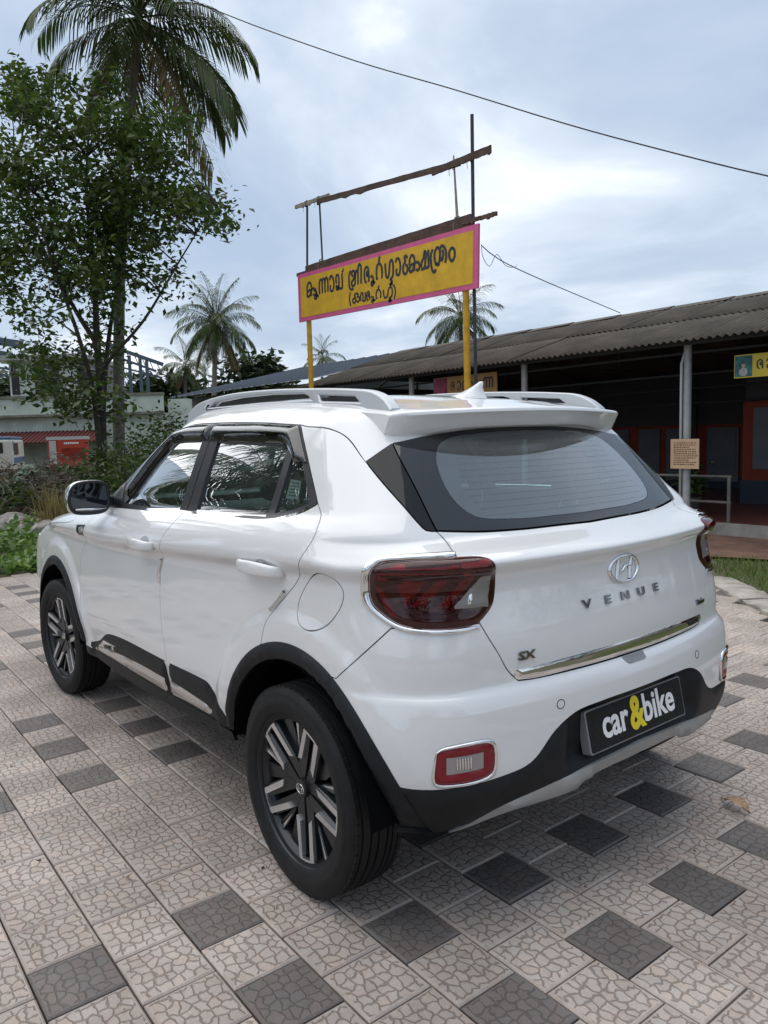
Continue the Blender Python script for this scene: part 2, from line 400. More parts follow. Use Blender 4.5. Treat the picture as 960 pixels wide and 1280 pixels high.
def paint_mat():
    m, t, b = nmat('car_paint_white')
    b.inputs['Base Color'].default_value = (.745, .75, .75, 1); b.inputs['Roughness'].default_value = .45
    b.inputs['Coat Weight'].default_value = 1; b.inputs['Coat Roughness'].default_value = .012; b.inputs['Coat IOR'].default_value = 1.75
    tcn = ND(t, 'ShaderNodeTexCoord'); no = ND(t, 'ShaderNodeTexNoise', _Scale=900, _Detail=1); t.links.new(tcn.outputs['Object'], no.inputs['Vector'])
    bp = ND(t, 'ShaderNodeBump', _Strength=.012, _Distance=.001); t.links.new(no.outputs['Fac'], bp.inputs['Height']); t.links.new(bp.outputs['Normal'], b.inputs['Coat Normal'])
    # inner side of a panel: dark cabin lining
    ge = ND(t, 'ShaderNodeNewGeometry'); df = ND(t, 'ShaderNodeBsdfDiffuse'); df.inputs[0].default_value = (.05, .05, .052, 1)
    mx = ND(t, 'ShaderNodeMixShader'); t.links.new(ge.outputs['Backfacing'], mx.inputs[0]); t.links.new(b.outputs[0], mx.inputs[1]); t.links.new(df.outputs[0], mx.inputs[2])
    t.links.new(mx.outputs[0], t.nodes['Material Output'].inputs['Surface']); return m
def black_glass_mat(name, refl=2.0):
    """black painted glass: dark body under a strong clear reflection"""
    m, t, b = nmat(name); b.inputs['Base Color'].default_value = (.006, .007, .009, 1); b.inputs['Roughness'].default_value = .4; b.inputs['Specular IOR Level'].default_value = 0
    gl = ND(t, 'ShaderNodeBsdfGlossy'); gl.inputs['Roughness'].default_value = .02; gl.inputs['Color'].default_value = (1, 1, 1, 1); fr = ND(t, 'ShaderNodeFresnel', _IOR=1.5)
    mu = ND(t, 'ShaderNodeMath', operation='MULTIPLY'); mu.inputs[1].default_value = refl; mu.use_clamp = True; t.links.new(fr.outputs[0], mu.inputs[0]); mx = ND(t, 'ShaderNodeMixShader')
    t.links.new(mu.outputs[0], mx.inputs[0]); t.links.new(b.outputs[0], mx.inputs[1]); t.links.new(gl.outputs[0], mx.inputs[2]); t.links.new(mx.outputs[0], t.nodes['Material Output'].inputs['Surface']); return m
def glass_mat(name, tint, refl=1.0, rough=0.0, ior=1.5, film=0.0):
    m, t, b = nmat(name); t.nodes.remove(b)
    tr = ND(t, 'ShaderNodeBsdfTransparent'); tr.inputs[0].default_value = (*tint, 1)
    gl = ND(t, 'ShaderNodeBsdfGlossy'); gl.inputs['Roughness'].default_value = rough; gl.inputs['Color'].default_value = (1, 1, 1, 1)
    fr = ND(t, 'ShaderNodeFresnel', _IOR=ior); mu = ND(t, 'ShaderNodeMath', operation='MULTIPLY'); mu.inputs[1].default_value = refl; mu.use_clamp = True
    # both surfaces of a pane reflect; take the facing side whatever way the mesh faces
    ge = ND(t, 'ShaderNodeNewGeometry'); mr = ND(t, 'ShaderNodeMapRange'); mr.inputs['To Min'].default_value = ior; mr.inputs['To Max'].default_value = 1/ior
    t.links.new(ge.outputs['Backfacing'], mr.inputs['Value']); t.links.new(mr.outputs['Result'], fr.inputs['IOR'])
    t.links.new(fr.outputs[0], mu.inputs[0]); mx = ND(t, 'ShaderNodeMixShader')
    src = tr
    if film:        # pale teal layer: sky sheen put into the pane's colour, with some dust
        df = ND(t, 'ShaderNodeBsdfDiffuse'); df.inputs[0].default_value = (.62, .78, .79, 1); m2 = ND(t, 'ShaderNodeMixShader'); m2.inputs[0].default_value = film
        t.links.new(tr.outputs[0], m2.inputs[1]); t.links.new(df.outputs[0], m2.inputs[2]); src = m2
    t.links.new(mu.outputs[0], mx.inputs[0]); t.links.new(src.outputs[0], mx.inputs[1]); t.links.new(gl.outputs[0], mx.inputs[2])
    t.links.new(mx.outputs[0], t.nodes['Material Output'].inputs['Surface']); return m
# ------------------------------------------------------------------ the car
PAINT = paint_mat()
BLACKP = pmat('black_plastic', (.0095, .0105, .012), .5, var=.25, vscale=30, bump=.05, bscale=900, spec=.28)
GLOSSB = pmat('gloss_black', (.008, .009, .012), .06, spec=.45)
SATINB = pmat('satin_black', (.014, .015, .017), .32)
FRIT = black_glass_mat('window_border_black', 1.5)
CHROME = pmat('chrome', (.78, .79, .80), .06, 1)
SILVER = pmat('silver_plastic', (.36, .37, .37), .38, .5)
RAILM = pmat('rail_silver', (.50, .52, .54), .38, .5)
TYRE = pmat('tyre_rubber', (.0105, .0108, .0115), .65, var=.35, vscale=25, bump=.05, bscale=300, spec=.3)
RIMD = pmat('alloy_dark', (.040, .042, .045), .30, .6)
RIMS = pmat('alloy_cut', (.66, .68, .70), .26, .9)
DARK = pmat('dark_void', (.004, .004, .005), .95, spec=.05)
GLASS = glass_mat('window_glass', (.46, .58, .56), 3.4, film=.03)
REARG = glass_mat('rear_window_glass', (.50, .66, .64), 3.0, film=.07)
SMOKE = glass_mat('smoke_visor', (.07, .075, .08), 1.7)
LENSR = glass_mat('lamp_lens_red', (.50, .018, .038), 1.2)
LENSC = glass_mat('lamp_lens_clear', (.85, .86, .87), 1.2)
REDR = pmat('lamp_red_reflector', (.36, .008, .022), .25, .1)
REDD = pmat('lamp_red_dark', (.085, .004, .010), .3)
GREYR = pmat('lamp_grey_reflector', (.34, .34, .35), .25, .6)
SEATM = pmat('seat_cloth', (.055, .056, .06), .8, var=.2, vscale=40)
DASHM = pmat('dashboard_grey', (.11, .12, .125), .6)
WHITEP = pmat('white_print', (.82, .82, .82), .35)
YELLP = pmat('yellow_print', (.78, .62, .03), .35)
PLATEM = pmat('plate_black', (.014, .014, .016), .4, var=.4, vscale=60, spec=.2)
MIRRG = pmat('mirror_glass', (.07, .075, .08), .02, 1)

car = empty('parked_car', (0, 0, 0))
tag(car, 'white compact SUV with silver roof rails parked on the paving', 'car')
def arch(xc, r, a0, a1, n=None):
    """points of a wheel arch in side coordinates, angles in degrees from +x (front) over the top"""
    n = n or max(3, int(abs(a1-a0)/5)); a = np.radians(np.linspace(a0, a1, n+1))
    return np.stack([xc+r*np.cos(a), .33+r*np.sin(a)], 1)
def to_corner(xz):
    q = inv('corner', surf('side', xz)); return q[~np.isnan(q[:, 0])]
RA = .447
# outlines (metres, car coordinates)
g_fd = [(1.905,1.045),(1.8714,1.0028),(1.9193,.9318),(2.02,.8562),(2.06,.7707),(2.058,.6597),(2.0403,.5144),(2.02,.4123),(1.995,.36)]
g_dd = [(.8456,1.1148),(.8614,1.0851),(.8904,1.0449),(.915,.9994),(.965,.9084),(.985,.8315),(.985,.7104),(.972,.633),(.95,.5504),(.945,.5),(.945,.385)]
g_rd = [(-.0373,1.196),(-.0874,1.1569),(-.1097,1.112),(-.0692,1.0296),(-.0163,.9665),(.1072,.8622),(.1413,.8202),(.1697,.7451)]
belt = [(1.93,1.082),(1.5,1.097),(1.239,1.1047),(.8506,1.1205),(.5209,1.1284),(.2648,1.133),(.125,1.1471),(.0215,1.17),(-.0373,1.196)]
dlo_rear = [(.2363,1.4353),(.1002,1.3189),(-.0373,1.196)]
roof_side = [(1.26,1.447),(1.15,1.46),(.9147,1.4613),(.55,1.452),(.2363,1.4353)]
apil = [(1.93,1.082),(1.80,1.14),(1.62,1.245),(1.44,1.352),(1.26,1.447)]
# --- doors and fenders
a_rd = math.degrees(math.acos(.1697/RA))
def L(*segs, step=.02): return loop(segs, step)
fd = L(belt[:4], g_dd, [(.945,.385),(1.98,.352)], g_fd[::-1], [(1.905,1.045),(1.93,1.082)])
rd = L(belt[3:], g_rd, arch(0, RA, a_rd, 8)[1:], [(RA*.99,.385),(.945,.385)], g_dd[::-1])
doors = panel('front_door', 'side', fd, PAINT, car, mirror=True, res=.014)+panel('rear_door', 'side', rd, PAINT, car, mirror=True, res=.014)
fend = L(g_fd, [(1.995,.36),(2.07,.355)], arch(2.5, RA, 172, 8), [(2.5+RA*.99,.40),(3.00,.44),(3.04,.60),(3.03,.74),(2.97,.84)], [(2.97,.84),(2.85,.905),(2.62,.948),(2.19,.992),(1.96,1.05),(1.905,1.045)])
panel('front_fender', 'side', fend, PAINT, car, mirror=True, res=.016)
# --- rear quarter
fuel = [(1.8575,1.0107),(1.9058,1.0),(1.9321,.97),(1.9304,.9367),(1.8992,.8873),(1.8531,.8504),(1.7999,.836),(1.7611,.8457),(1.7433,.8703),(1.7505,.9122),(1.7859,.9648),(1.8211,.997)]
fl = loop(fuel, .012, True)
dgl_low = [(1.9389,1.3175),(2.0233,1.2453),(2.0842,1.189),(2.1259,1.1448),(2.1455,1.1273),(2.1749,1.1225)]
seam_r = [(1.5541,1.4297),(1.7466,1.4159),(1.8415,1.3873),(1.9389,1.3175)]
gate_up = [(2.0141,1.3711),(2.1074,1.2415),(2.175,1.1225),(2.203,1.0921),(2.2207,1.0654)]
gate_lo = [(2.2743,.8838),(2.2967,.8402),(2.322,.7936),(2.3409,.7529),(2.358,.7293),(2.377,.7108)]
bseam = [(2.0633,.8817),(1.9842,.799),(1.912,.7251)]
ar = arch(0, RA, 180-math.degrees(math.asin((.7251-.33)/RA)), a_rd)
c_drl = to_corner(loop([dlo_rear[::-1]], .02)); c_grd = to_corner(loop([g_rd[::-1]], .02)); c_arch = to_corner(ar)
qp = loop([seam_r, dgl_low, gate_up[2:], [gate_up[-1], gate_lo[0]], [gate_lo[0], bseam[0]], bseam, c_arch, c_grd[1:], c_drl[1:], [tuple(c_drl[-1]), seam_r[0]]], .02)
quarters = panel('quarter_panel', 'corner', qp, PAINT, car, holes=[fl], mirror=True, res=.015)
fuels = panel('fuel_flap', 'corner', fl, PAINT, quarters[0])
# --- rear bumper, black lower bumper, skid plate
bb = [(2.0338,.4765),(2.0735,.4635),(2.1523,.4591),(2.3785,.4785),(2.4127,.498),(2.4737,.5621),(2.5409,.5971),(2.6459,.6071),(SC,.609)]
a_e = 180+math.degrees(math.asin((.33-.4765)/RA)) if False else 180-math.degrees(math.asin((.4765-.33)/RA))
c_ab = to_corner(arch(0, RA, a_e, 180-math.degrees(math.asin((.7251-.33)/RA))))
bm_l = loop([[(SC,.7062),(2.6,.7062),(2.42,.7075),(2.377,.7108)], gate_lo[::-1], [gate_lo[0], bseam[0]], bseam, c_ab[::-1], [tuple(c_ab[0]), bb[0]], bb], .02)
bumper = panel('rear_bumper', 'corner', sym(bm_l), PAINT, car, res=.018)[0]
c_ab2 = to_corner(arch(0, RA, a_e, 183))
blk = loop([[(SC,.609),(SC,.60)], bb[::-1][1:], c_ab2[1:], [tuple(c_ab2[-1]), (2.05,.297),(2.12,.302),(2.1868,.318),(2.2885,.345),(2.5,.354),(2.62,.388),(SC,.402)]], .02)
def plate_bay(P):
    u = np.abs(P[:, 1]); z = P[:, 2]
    return -.040*smst((.36-u)/.07)*smst((z-.425)/.03)*smst((.612-z)/.02)
panel('lower_bumper', 'corner', sym(blk), BLACKP, car, dome=(.010, .02), gap=-.001, sag=plate_bay, res=.02)
sk = loop([[(SC,.4375),(2.608,.4281),(2.431,.4061),(2.3076,.3811),(2.1868,.3243)], [(2.1868,.3243),(2.2885,.350),(2.4,.358),(2.4969,.358),(2.5621,.366),(2.62,.392),(SC,.404)]], .02)
panel('skid_plate', 'corner', sym(sk), SILVER, car, dome=(.016, .02), off=.011, gap=0)
# --- tailgate
strip_z0, strip_z1 = .7105, .7485
tg = loop([[(SC,1.1005),(2.6585,1.1028),(2.4642,1.1043),(2.3099,1.1098),(2.175,1.1225)], gate_up[2:], [gate_up[-1], gate_lo[0]], gate_lo, [(2.377,.7108),(2.42,.7085),(2.6,.7075),(SC,.7075)]], .02)
gate = panel('tailgate', 'corner', sym(tg), PAINT, car, res=.014)[0]
sp = loop([[(2.352,.7405),(2.6,.7475),(SC,.7490)], [(SC,.7490),(SC,.709)], [(SC,.709),(2.6,.7095),(2.41,.7095),(2.372,.715)], [(2.372,.715),(2.352,.7405)]], .02)
spl = loop([[(SC,.7490),(2.6,.7475),(2.352,.7405)], [(2.352,.7405),(2.372,.715)], [(2.372,.715),(2.41,.7095),(2.6,.7095),(SC,.709)]], .02)
panel('chrome_strip', 'corner', sym(spl), CHROME, gate, dome=(.006, .008), gap=0, res=.02)
pk = loop([[(2.772,.7035),(2.782,.688),(SC,.685)], [(SC,.685),(2*SC-2.782,.688),(2*SC-2.772,.7035)], [(2*SC-2.772,.7035),(2.772,.7035)]], .01)
panel('handle_pocket', 'corner', pk, pmat('pocket_shade', (.25, .26, .27), .5), bumper, off=.0015, gap=0, flange=.004, res=.02)  # flat patch on the bumper, its grey stands in for a shaded hollow
# rear window: black painted border with a clear middle
rg = loop([[(SC,1.1025),(2.6585,1.1048),(2.4642,1.1063),(2.3099,1.1118),(2.175,1.1245)], [(2.175,1.1245),(2.1074,1.2425),(2.0141,1.3721)], [(2.0141,1.3721),(2.2,1.395),(2.45,1.408),(SC,1.413)]], .02)
clr = loop([[(SC,1.131),(2.6939,1.132),(2.4507,1.136),(2.300,1.154),(2.236,1.20),(2.196,1.265),(2.180,1.32),(2.192,1.357),(2.245,1.378),(2.45,1.392),(SC,1.398)]], .02)
panel('window_border', 'corner', sym(rg), FRIT, gate, holes=[sym(clr)], res=.03)
panel('rear_window', 'corner', sym(clr), REARG, gate, gap=-.0005, flange=0, res=.03)
dg = loop([dgl_low, [gate_up[2], gate_up[1], gate_up[0]], [gate_up[0], dgl_low[0]]], .02)
panel('corner_glass', 'corner', dg, black_glass_mat('corner_glass_black', .7), car, mirror=True, res=.02)
# --- roof
rs = inv('roll', surf('side', loop([roof_side], .03))); rs = rs[~np.isnan(rs[:, 0])]
roof_l = np.vstack([[(1.46, 0), (1.455, .15), (1.42, .32), (1.36, .48)], rs, catmull([(.1981,.6898),(.0481,.7008),(-.0329,.7219),(-.132,.7857)], .02), [(-.146, .70), (-.15, .55), (-.155, .3), (-.16, 0)]])
rm = roof_l[::-1].copy(); rm[:, 1] *= -1
panel('roof', 'roll', np.vstack([roof_l, rm[1:-1]]), PAINT, car, res=.035)
# roof joints behind the rails
MBj = MB()
# --- window surround with the glass set in
dlo = loop([belt, dlo_rear[::-1], roof_side[::-1], apil[::-1]], .02)
fg = loop([[(1.53,1.118),(1.40,1.275),(1.29,1.388)], [(1.29,1.388),(.9595,1.3896)], [(.9595,1.3896),(.9009,1.1292)], [(.9009,1.1292),(1.2,1.122),(1.53,1.118)]], .02)
rgl = loop([[(.8047,1.3833),(.2584,1.368)], [(.2584,1.368),(.2463,1.3134),(.2217,1.145)], [(.2217,1.145),(.45,1.138),(.7392,1.1339)], [(.7392,1.1339),(.8047,1.3833)]], .02)
qg = loop([[(.2115,1.355),(.175,1.352)], [(.175,1.352),(.1235,1.305),(.0117,1.196)], [(.0117,1.196),(.08,1.175),(.1794,1.157)], [(.1794,1.157),(.2115,1.355)]], .02)
frames = panel('window_frame', 'side', dlo, SATINB, car, holes=[fg, rgl, qg], mirror=True, flange=.03, gap=.001)
gl_f = panel('door_window', 'side', fg, GLASS, car, off=-.006, flange=0, gap=-.001, mirror=True)
gl_r = panel('door_window', 'side', rgl, GLASS, car, off=-.006, flange=0, gap=-.001, mirror=True)
gl_q = panel('quarter_window', 'side', qg, GLASS, car, off=-.006, flange=0, gap=-.001, mirror=True)
stk = loop([[(.1808,1.267),(.112,1.263)], [(.112,1.263),(.089,1.2047)], [(.089,1.2047),(.168,1.2036)], [(.168,1.2036),(.1808,1.267)]], .02)
st = panel('sticker', 'side', stk, pmat('sticker_paper', (.55, .57, .58), .6), gl_q[0], off=-.009, flange=0)[0]
for i in range(5):
    z = 1.214+i*.0095; x0 = .087+(z-1.2047)*.40
    panel('printed_line', 'side', loop([[(x0+.012, z), (x0+.062, z)], [(x0+.062, z), (x0+.062, z+.003)], [(x0+.062, z+.003), (x0+.012, z+.003)], [(x0+.012, z+.003), (x0+.012, z)]], .03), pmat('sticker_ink', (.12, .13, .14), .6) if i == 0 else MATS['sticker_ink'], st, off=-.0075, flange=0, gap=0)
# pillar strip between the two doors, a hair proud
bp1 = loop([[(.952,1.40),(.896,1.126)], [(.896,1.126),(.829,1.126)], [(.829,1.126),(.889,1.40)], [(.889,1.40),(.952,1.40)]], .03)
bp2 = loop([[(.882,1.40),(.822,1.126)], [(.822,1.126),(.746,1.131)], [(.746,1.131),(.81,1.40)], [(.81,1.40),(.882,1.40)]], .03)
panel('pillar_trim', 'side', bp1, BLACKP, car, off=.0015, mirror=True, gap=0, flange=.003); panel('pillar_trim', 'side', bp2, BLACKP, car, off=.0015, mirror=True, gap=0, flange=.003)
# bright moulding along the foot of the windows
bl = np.array(loop([belt[2:]], .02)); up = bl.copy(); up[:, 1] += .011; up[-1, 0] += .006
mold = np.vstack([bl[:, :]-[0, .003], up[::-1]])
panel('chrome_moulding', 'side', mold, CHROME, car, dome=(.005, .006), gap=0, mirror=True, res=.02, flange=.006)
bl2 = np.array(loop([belt[:3]], .02)); up2 = bl2.copy(); up2[:, 1] += .012
panel('belt_seal', 'side', np.vstack([bl2-[0, .002], up2[::-1]]), SATINB, car, dome=(.005, .006), gap=0, mirror=True, res=.02, flange=.006)
# rain visors
vis_r = loop([[(.885,1.456),(.55,1.448),(.245,1.431)], [(.245,1.431),(.105,1.314)], [(.105,1.314),(.182,1.314)], [(.182,1.314),(.2649,1.3662),(.32,1.374)], [(.32,1.374),(.885,1.390)], [(.885,1.390),(.885,1.456)]], .02)
vis_f = loop([[(1.27,1.441),(1.15,1.455),(.905,1.457)], [(.905,1.457),(.905,1.392)], [(.905,1.392),(1.18,1.391),(1.27,1.378),(1.36,1.30),(1.50,1.14)], [(1.50,1.14),(1.60,1.16)], [(1.60,1.16),(1.45,1.318),(1.27,1.441)]], .02)
for v_ in (vis_r, vis_f): panel('rain_visor', 'side', v_, SMOKE, car, off=.004, dome=(.020, .035), gap=0, flange=.004, mirror=True, res=.011)
# --- windscreen and front pillars
ap = inv('screen', surf('side', loop([apil[::-1]], .03))); ap = ap[~np.isnan(ap[:, 0])]      # from the roof down
ws_top = [(float(ap[0, 0]), float(ap[0, 1])), (.42, 1.466), (.2, 1.482), (0, 1.487)]
wl = [(a*.86-.0, z) for a, z in ap]
scr = np.vstack([[(0, 1.482), (.25, 1.474)], wl, [(.45, 1.078), (.2, 1.083), (0, 1.085)]])
sm = scr[::-1].copy(); sm[:, 0] *= -1
panel('windscreen', 'screen', np.vstack([scr, sm[1:-1]]), GLASS, car, flange=0, res=.05)
pl = np.vstack([ap, np.array(wl)[::-1]])
panel('front_pillar', 'screen', pl, GLOSSB, car, mirror=True, gap=.0005, res=.03)
# --- bonnet and front
ft = surf('side', loop([[(2.97,.84),(2.85,.905),(2.62,.948),(2.19,.992),(1.96,1.05)]], .04)); ft = ft[~np.isnan(ft[:, 0])]
hd = np.vstack([[(3.18,0),(3.165,.25),(3.12,.48),(3.04,.64)], ft[:, :2], [(1.93,.70),(2.02,.5),(2.10,.25),(2.125,0)]]); hm = hd[::-1].copy(); hm[:, 1] *= -1
panel('bonnet', 'top', np.vstack([hd, hm[1:-1]]), PAINT, car, res=.05)
nose = np.array([(0,.90),(.25,.895),(.55,.88),(.78,.86),(.86,.80),(.90,.60),(.92,.46),(.80,.30),(.4,.25),(0,.25)]); nm = nose[::-1].copy(); nm[:, 0] *= -1
front = panel('front_bumper', 'nose', np.vstack([nose, nm[1:-1]]), PAINT, car, res=.05)[0]
gr = np.array([(0,.80),(.42,.80),(.5,.74),(.44,.52),(.2,.47),(0,.47)]); gm = gr[::-1].copy(); gm[:, 0] *= -1
panel('grille', 'nose', np.vstack([gr, gm[1:-1]]), BLACKP, front, off=.004, gap=0, res=.05)
hl = loop([[(.50,.70),(.70,.70)], [(.70,.70),(.70,.56)], [(.70,.56),(.50,.56)], [(.50,.56),(.50,.70)]], .03)
panel('headlamp', 'nose', hl, LENSC, front, off=.003, dome=(.008, .02), gap=0, mirror=True); panel('lamp_bowl', 'nose', hl, GREYR, front, off=.002, gap=.004, flange=0, mirror=True)
# --- black side cladding
ctop = [(1.98,.392),(1.85,.425),(1.70,.486),(1.6326,.500),(1.4339,.515),(.96,.520)]
cl1 = loop([ctop, [(.96,.520),(.96,.372)], [(.96,.372),(1.99,.352)], [(1.99,.352),(1.98,.392)]], .02)
cl2 = loop([[(.935,.520),(.651,.5256),(.58,.5221),(.555,.51)], [(.555,.51),(.455,.4352),(.43,.42)], [(.43,.42),(.43,.385)], [(.43,.385),(.935,.372)], [(.935,.372),(.935,.520)]], .02)
panel('door_cladding', 'side', cl1, BLACKP, car, dome=(.012, .014), gap=0, mirror=True); panel('door_cladding', 'side', cl2, BLACKP, car, dome=(.012, .014), gap=0, mirror=True)
sill = loop([[(2.07,.36),(.42,.383)], [(.42,.383),(.405,.352)], [(.405,.352),(.72,.335),(1.38,.305),(2.06,.318)], [(2.06,.318),(2.07,.36)]], .02)
panel('sill', 'side', sill, BLACKP, car, dome=(.006, .02), off=.002, gap=.001, mirror=True)
ch1 = loop([[(1.5937,.4261),(1.3,.444),(.9783,.4474)], [(.9783,.4474),(.9783,.3887)], [(.9783,.3887),(1.5129,.3832),(1.9,.375)], [(1.9,.375),(1.86,.395),(1.62,.423),(1.5937,.4261)]], .02)
ch2 = loop([[(.92,.453),(.726,.4455),(.60,.4354),(.535,.415)], [(.535,.415),(.55,.4016)], [(.55,.4016),(.7919,.3976),(.92,.390)], [(.92,.390),(.92,.453)]], .02)
GUARDC = pmat('brushed_chrome', (.70, .71, .72), .2, 1)
panel('chrome_guard', 'side', ch1, GUARDC, car, off=.012, dome=(.008, .016), gap=0, mirror=True, res=.02); panel('chrome_guard', 'side', ch2, GUARDC, car, off=.012, dome=(.008, .016), gap=0, mirror=True, res=.02)
npl = loop([[(1.735,.455),(1.555,.4605)], [(1.555,.4605),(1.60,.4285)], [(1.60,.4285),(1.84,.402)], [(1.84,.402),(1.735,.455)]], .02)
nplate = panel('name_badge', 'side', npl, CHROME, car, off=.012, dome=(.002, .004), gap=0, mirror=True, res=.02)
tv, tf = text2d('VENUE', .04, .0008)
for sgn, pp in ((1, nplate[0]), (-1, nplate[1])):
    q2 = np.stack([1.675-sgn*0+(-1)*tv[:, 0]*1.0*1.0, .421+tv[:, 1]*.75], 1); q2[:, 1] -= (q2[:, 0]-1.675)*.14
    if sgn < 0: q2[:, 0] = 2*1.675-q2[:, 0]; q2[:, 1] = .421+tv[:, 1]*.75-(q2[:, 0]-1.675)*.14
    p3 = surf('side', q2); n3 = bodyN(p3); v3 = p3+n3*(.0155+tv[:, 2:3]); v3[:, 1] *= sgn
    mk('lettering', v3, tf, SATINB, pp)
# --- wheel arch cladding, liners
def arch_ring(xc, a0, a1):
    return np.vstack([arch(xc, RA+.002, a0, a1), arch(xc, .396, a1, a0)])
for xc, a0, a1 in ((0, 9, 179), (2.5, -1, 174)):
    panel('wheel_arch_cladding', 'side', arch_ring(xc, a0, a1), BLACKP, car, off=.003, dome=(.012, .016), gap=0, flange=.035, mirror=True, res=.02)
for xc in (0, 2.5):
    for sg in (1, -1):
        prof = []; m = MB(); v = []; f = []; n = 24
        for i in range(n+1):
            a = R(7 if xc == 0 else 0)+(math.pi-R(9 if xc == 0 else 4))*i/n
            for yy in (.87, .55): v.append((xc+.392*math.cos(a), sg*yy if sg > 0 else -yy, .33+.392*math.sin(a)))
        for i in range(n): f.append((2*i, 2*i+1, 2*i+3, 2*i+2))
        f.append(tuple(2*i+1 for i in range(n+1)))
        mk('wheel_well', v, f, DARK, car)
MB().box((-.30, -.54, .25), (3.0, .54, .33)).box((.45, -.72, .28), (2.05, .72, .345)).build('floor_pan', DARK, car)
MB().box((-.44, -.56, .33), (-.30, .56, .58)).build('rear_crossmember', DARK, car)
# --- lamps
lampc = [(2.0175,1.0327),(2.0388,1.0532),(2.1044,1.0623),(2.2143,1.0658),(2.2888,1.0607),(2.3105,1.0507),(2.3199,1.0286),(2.3214,.9702),(2.3114,.9267),(2.2898,.9005),(2.2719,.8862),(2.2502,.8799),(2.1924,.8782),(2.1247,.8825),(2.0775,.8949),(2.0462,.915),(2.0209,.9378),(2.011,.9596),(2.0098,.9997)]
lens = loop(lampc, .012, True)
trim_o = [(2.2205,1.0719),(2.2071,1.0744),(2.1023,1.0743),(2.0304,1.0676),(2.008,1.0566),(1.9962,1.0397),(1.9854,.9981),(1.9853,.9627),(1.9945,.9383),(2.028,.9066),(2.0644,.885),(2.095,.8721),(2.1457,.8656),(2.2092,.8627),(2.2759,.8678)]
trim_i = [(2.2502,.8789),(2.1924,.8772),(2.1247,.8815),(2.0775,.8939),(2.0462,.914),(2.0199,.9378),(2.01,.9596),(2.0088,.9997),(2.0165,1.0337),(2.0388,1.0542),(2.1044,1.0633),(2.2143,1.0668)]
tr = loop([trim_o, [trim_o[-1], trim_i[0]], trim_i, [trim_i[-1], trim_o[0]]], .012)
for sg in (1, -1):
    lamp = empty('tail_lamp'); lamp.parent = car
    def P1(name, ol, mat, **k):
        r = panel(name, 'corner', ol, mat, lamp, mirror=True, **k); bpy.data.objects.remove(r[1 if sg > 0 else 0]); k2 = r[0 if sg > 0 else 1]
        k2.name = name; return k2
    P1('lens', lens, LENSR, off=.0, dome=(.009, .022), gap=0, res=.009, flange=.01)
    P1('lamp_housing', lens, REDD, off=.0015, gap=.001, flange=0, res=.02)
    ribbon('chrome_surround', 'corner', trim_o, trim_i[::-1], CHROME, lamp, .008, .0005, mirror_s=sg < 0)
    for rp in ([(2.0253,1.0223),(2.0582,1.0155),(2.0524,1.0018),(2.0274,1.0032)], [(2.0787,.9925),(2.097,1.0108),(2.1501,1.0076),(2.1258,.9727),(2.0949,.9335)],
               [(2.108,.9384),(2.1778,1.0118),(2.2079,1.0152),(2.1423,.9381)], [(2.1679,.9324),(2.2524,1.0213),(2.2762,1.0182),(2.1959,.9308)], [(2.0224,.9906),(2.0385,.9864),(2.0818,.9045),(2.0552,.9178)]):
        P1('light_bar', loop([[a, b] for a, b in zip(rp, rp[1:]+rp[:1])], .01), REDR, off=.002, dome=(.005, .008), gap=0, flange=.004, res=.012)
    cp = [(2.2002,.9266),(2.2788,1.0152),(2.3059,1.017),(2.295,.9241)]; cl_ = loop([[a, b] for a, b in zip(cp, cp[1:]+cp[:1])], .01)
    P1('reversing_lamp', cl_, pmat('reversing_grey', (.24, .23, .22), .3, .3) if 'reversing_grey' not in MATS else MATS['reversing_grey'], off=.0086, dome=(.0015, .003), gap=0, flange=.005, res=.01)
    lp = [(2.240,.9375),(2.246,.962),(2.252,.966),(2.256,.9375)]
    P1('bulb_reflector', loop([[a, b] for a, b in zip(lp, lp[1:]+lp[:1])], .005), CHROME, off=.0102, dome=(.002, .003), gap=0, flange=.002, res=.006)
    fog = empty('fog_lamp'); fog.parent = car; lamp = fog
    fo = [(2.1635,.5672),(2.1764,.5774),(2.2841,.5843),(2.2987,.5666),(2.2953,.4846),(2.2835,.4742),(2.1618,.4697),(2.1519,.485)]
    fr = [(2.1634,.5615),(2.1754,.5692),(2.2746,.5748),(2.2894,.5649),(2.2895,.4942),(2.2779,.4835),(2.1709,.4776),(2.1609,.4840)]
    fc = [(2.1844,.5489),(2.2692,.5527),(2.2688,.5066),(2.1837,.501)]
    fo_l = loop(fo, .01, True); fr_l = loop(fr, .01, True); fc_l = loop([[a, b] for a, b in zip(fc, fc[1:]+fc[:1])], .01)
    ribbon('chrome_surround', 'corner', fo, fr, CHROME, lamp, .007, .001, closed=True, mirror_s=sg < 0)
    P1('lens', fr_l, MATS.get('fog_red') or pmat('fog_red', (.20, .004, .012), .2), holes=[fc_l], off=.002, dome=(.005, .012), gap=0, res=.01, flange=.008)
    P1('reflector', fc_l, GREYR, off=.001, gap=0, res=.01, flange=0)
    for i in range(6):
        u = 2.206+i*.0062
        P1('reflector_rib', loop([[(u, .545), (u+.0035, .545)], [(u+.0035, .545), (u+.0035, .512)], [(u+.0035, .512), (u, .512)], [(u, .512), (u, .545)]], .02), CHROME, off=.0025, dome=(.004, .0015), gap=0, flange=.003, res=.003)
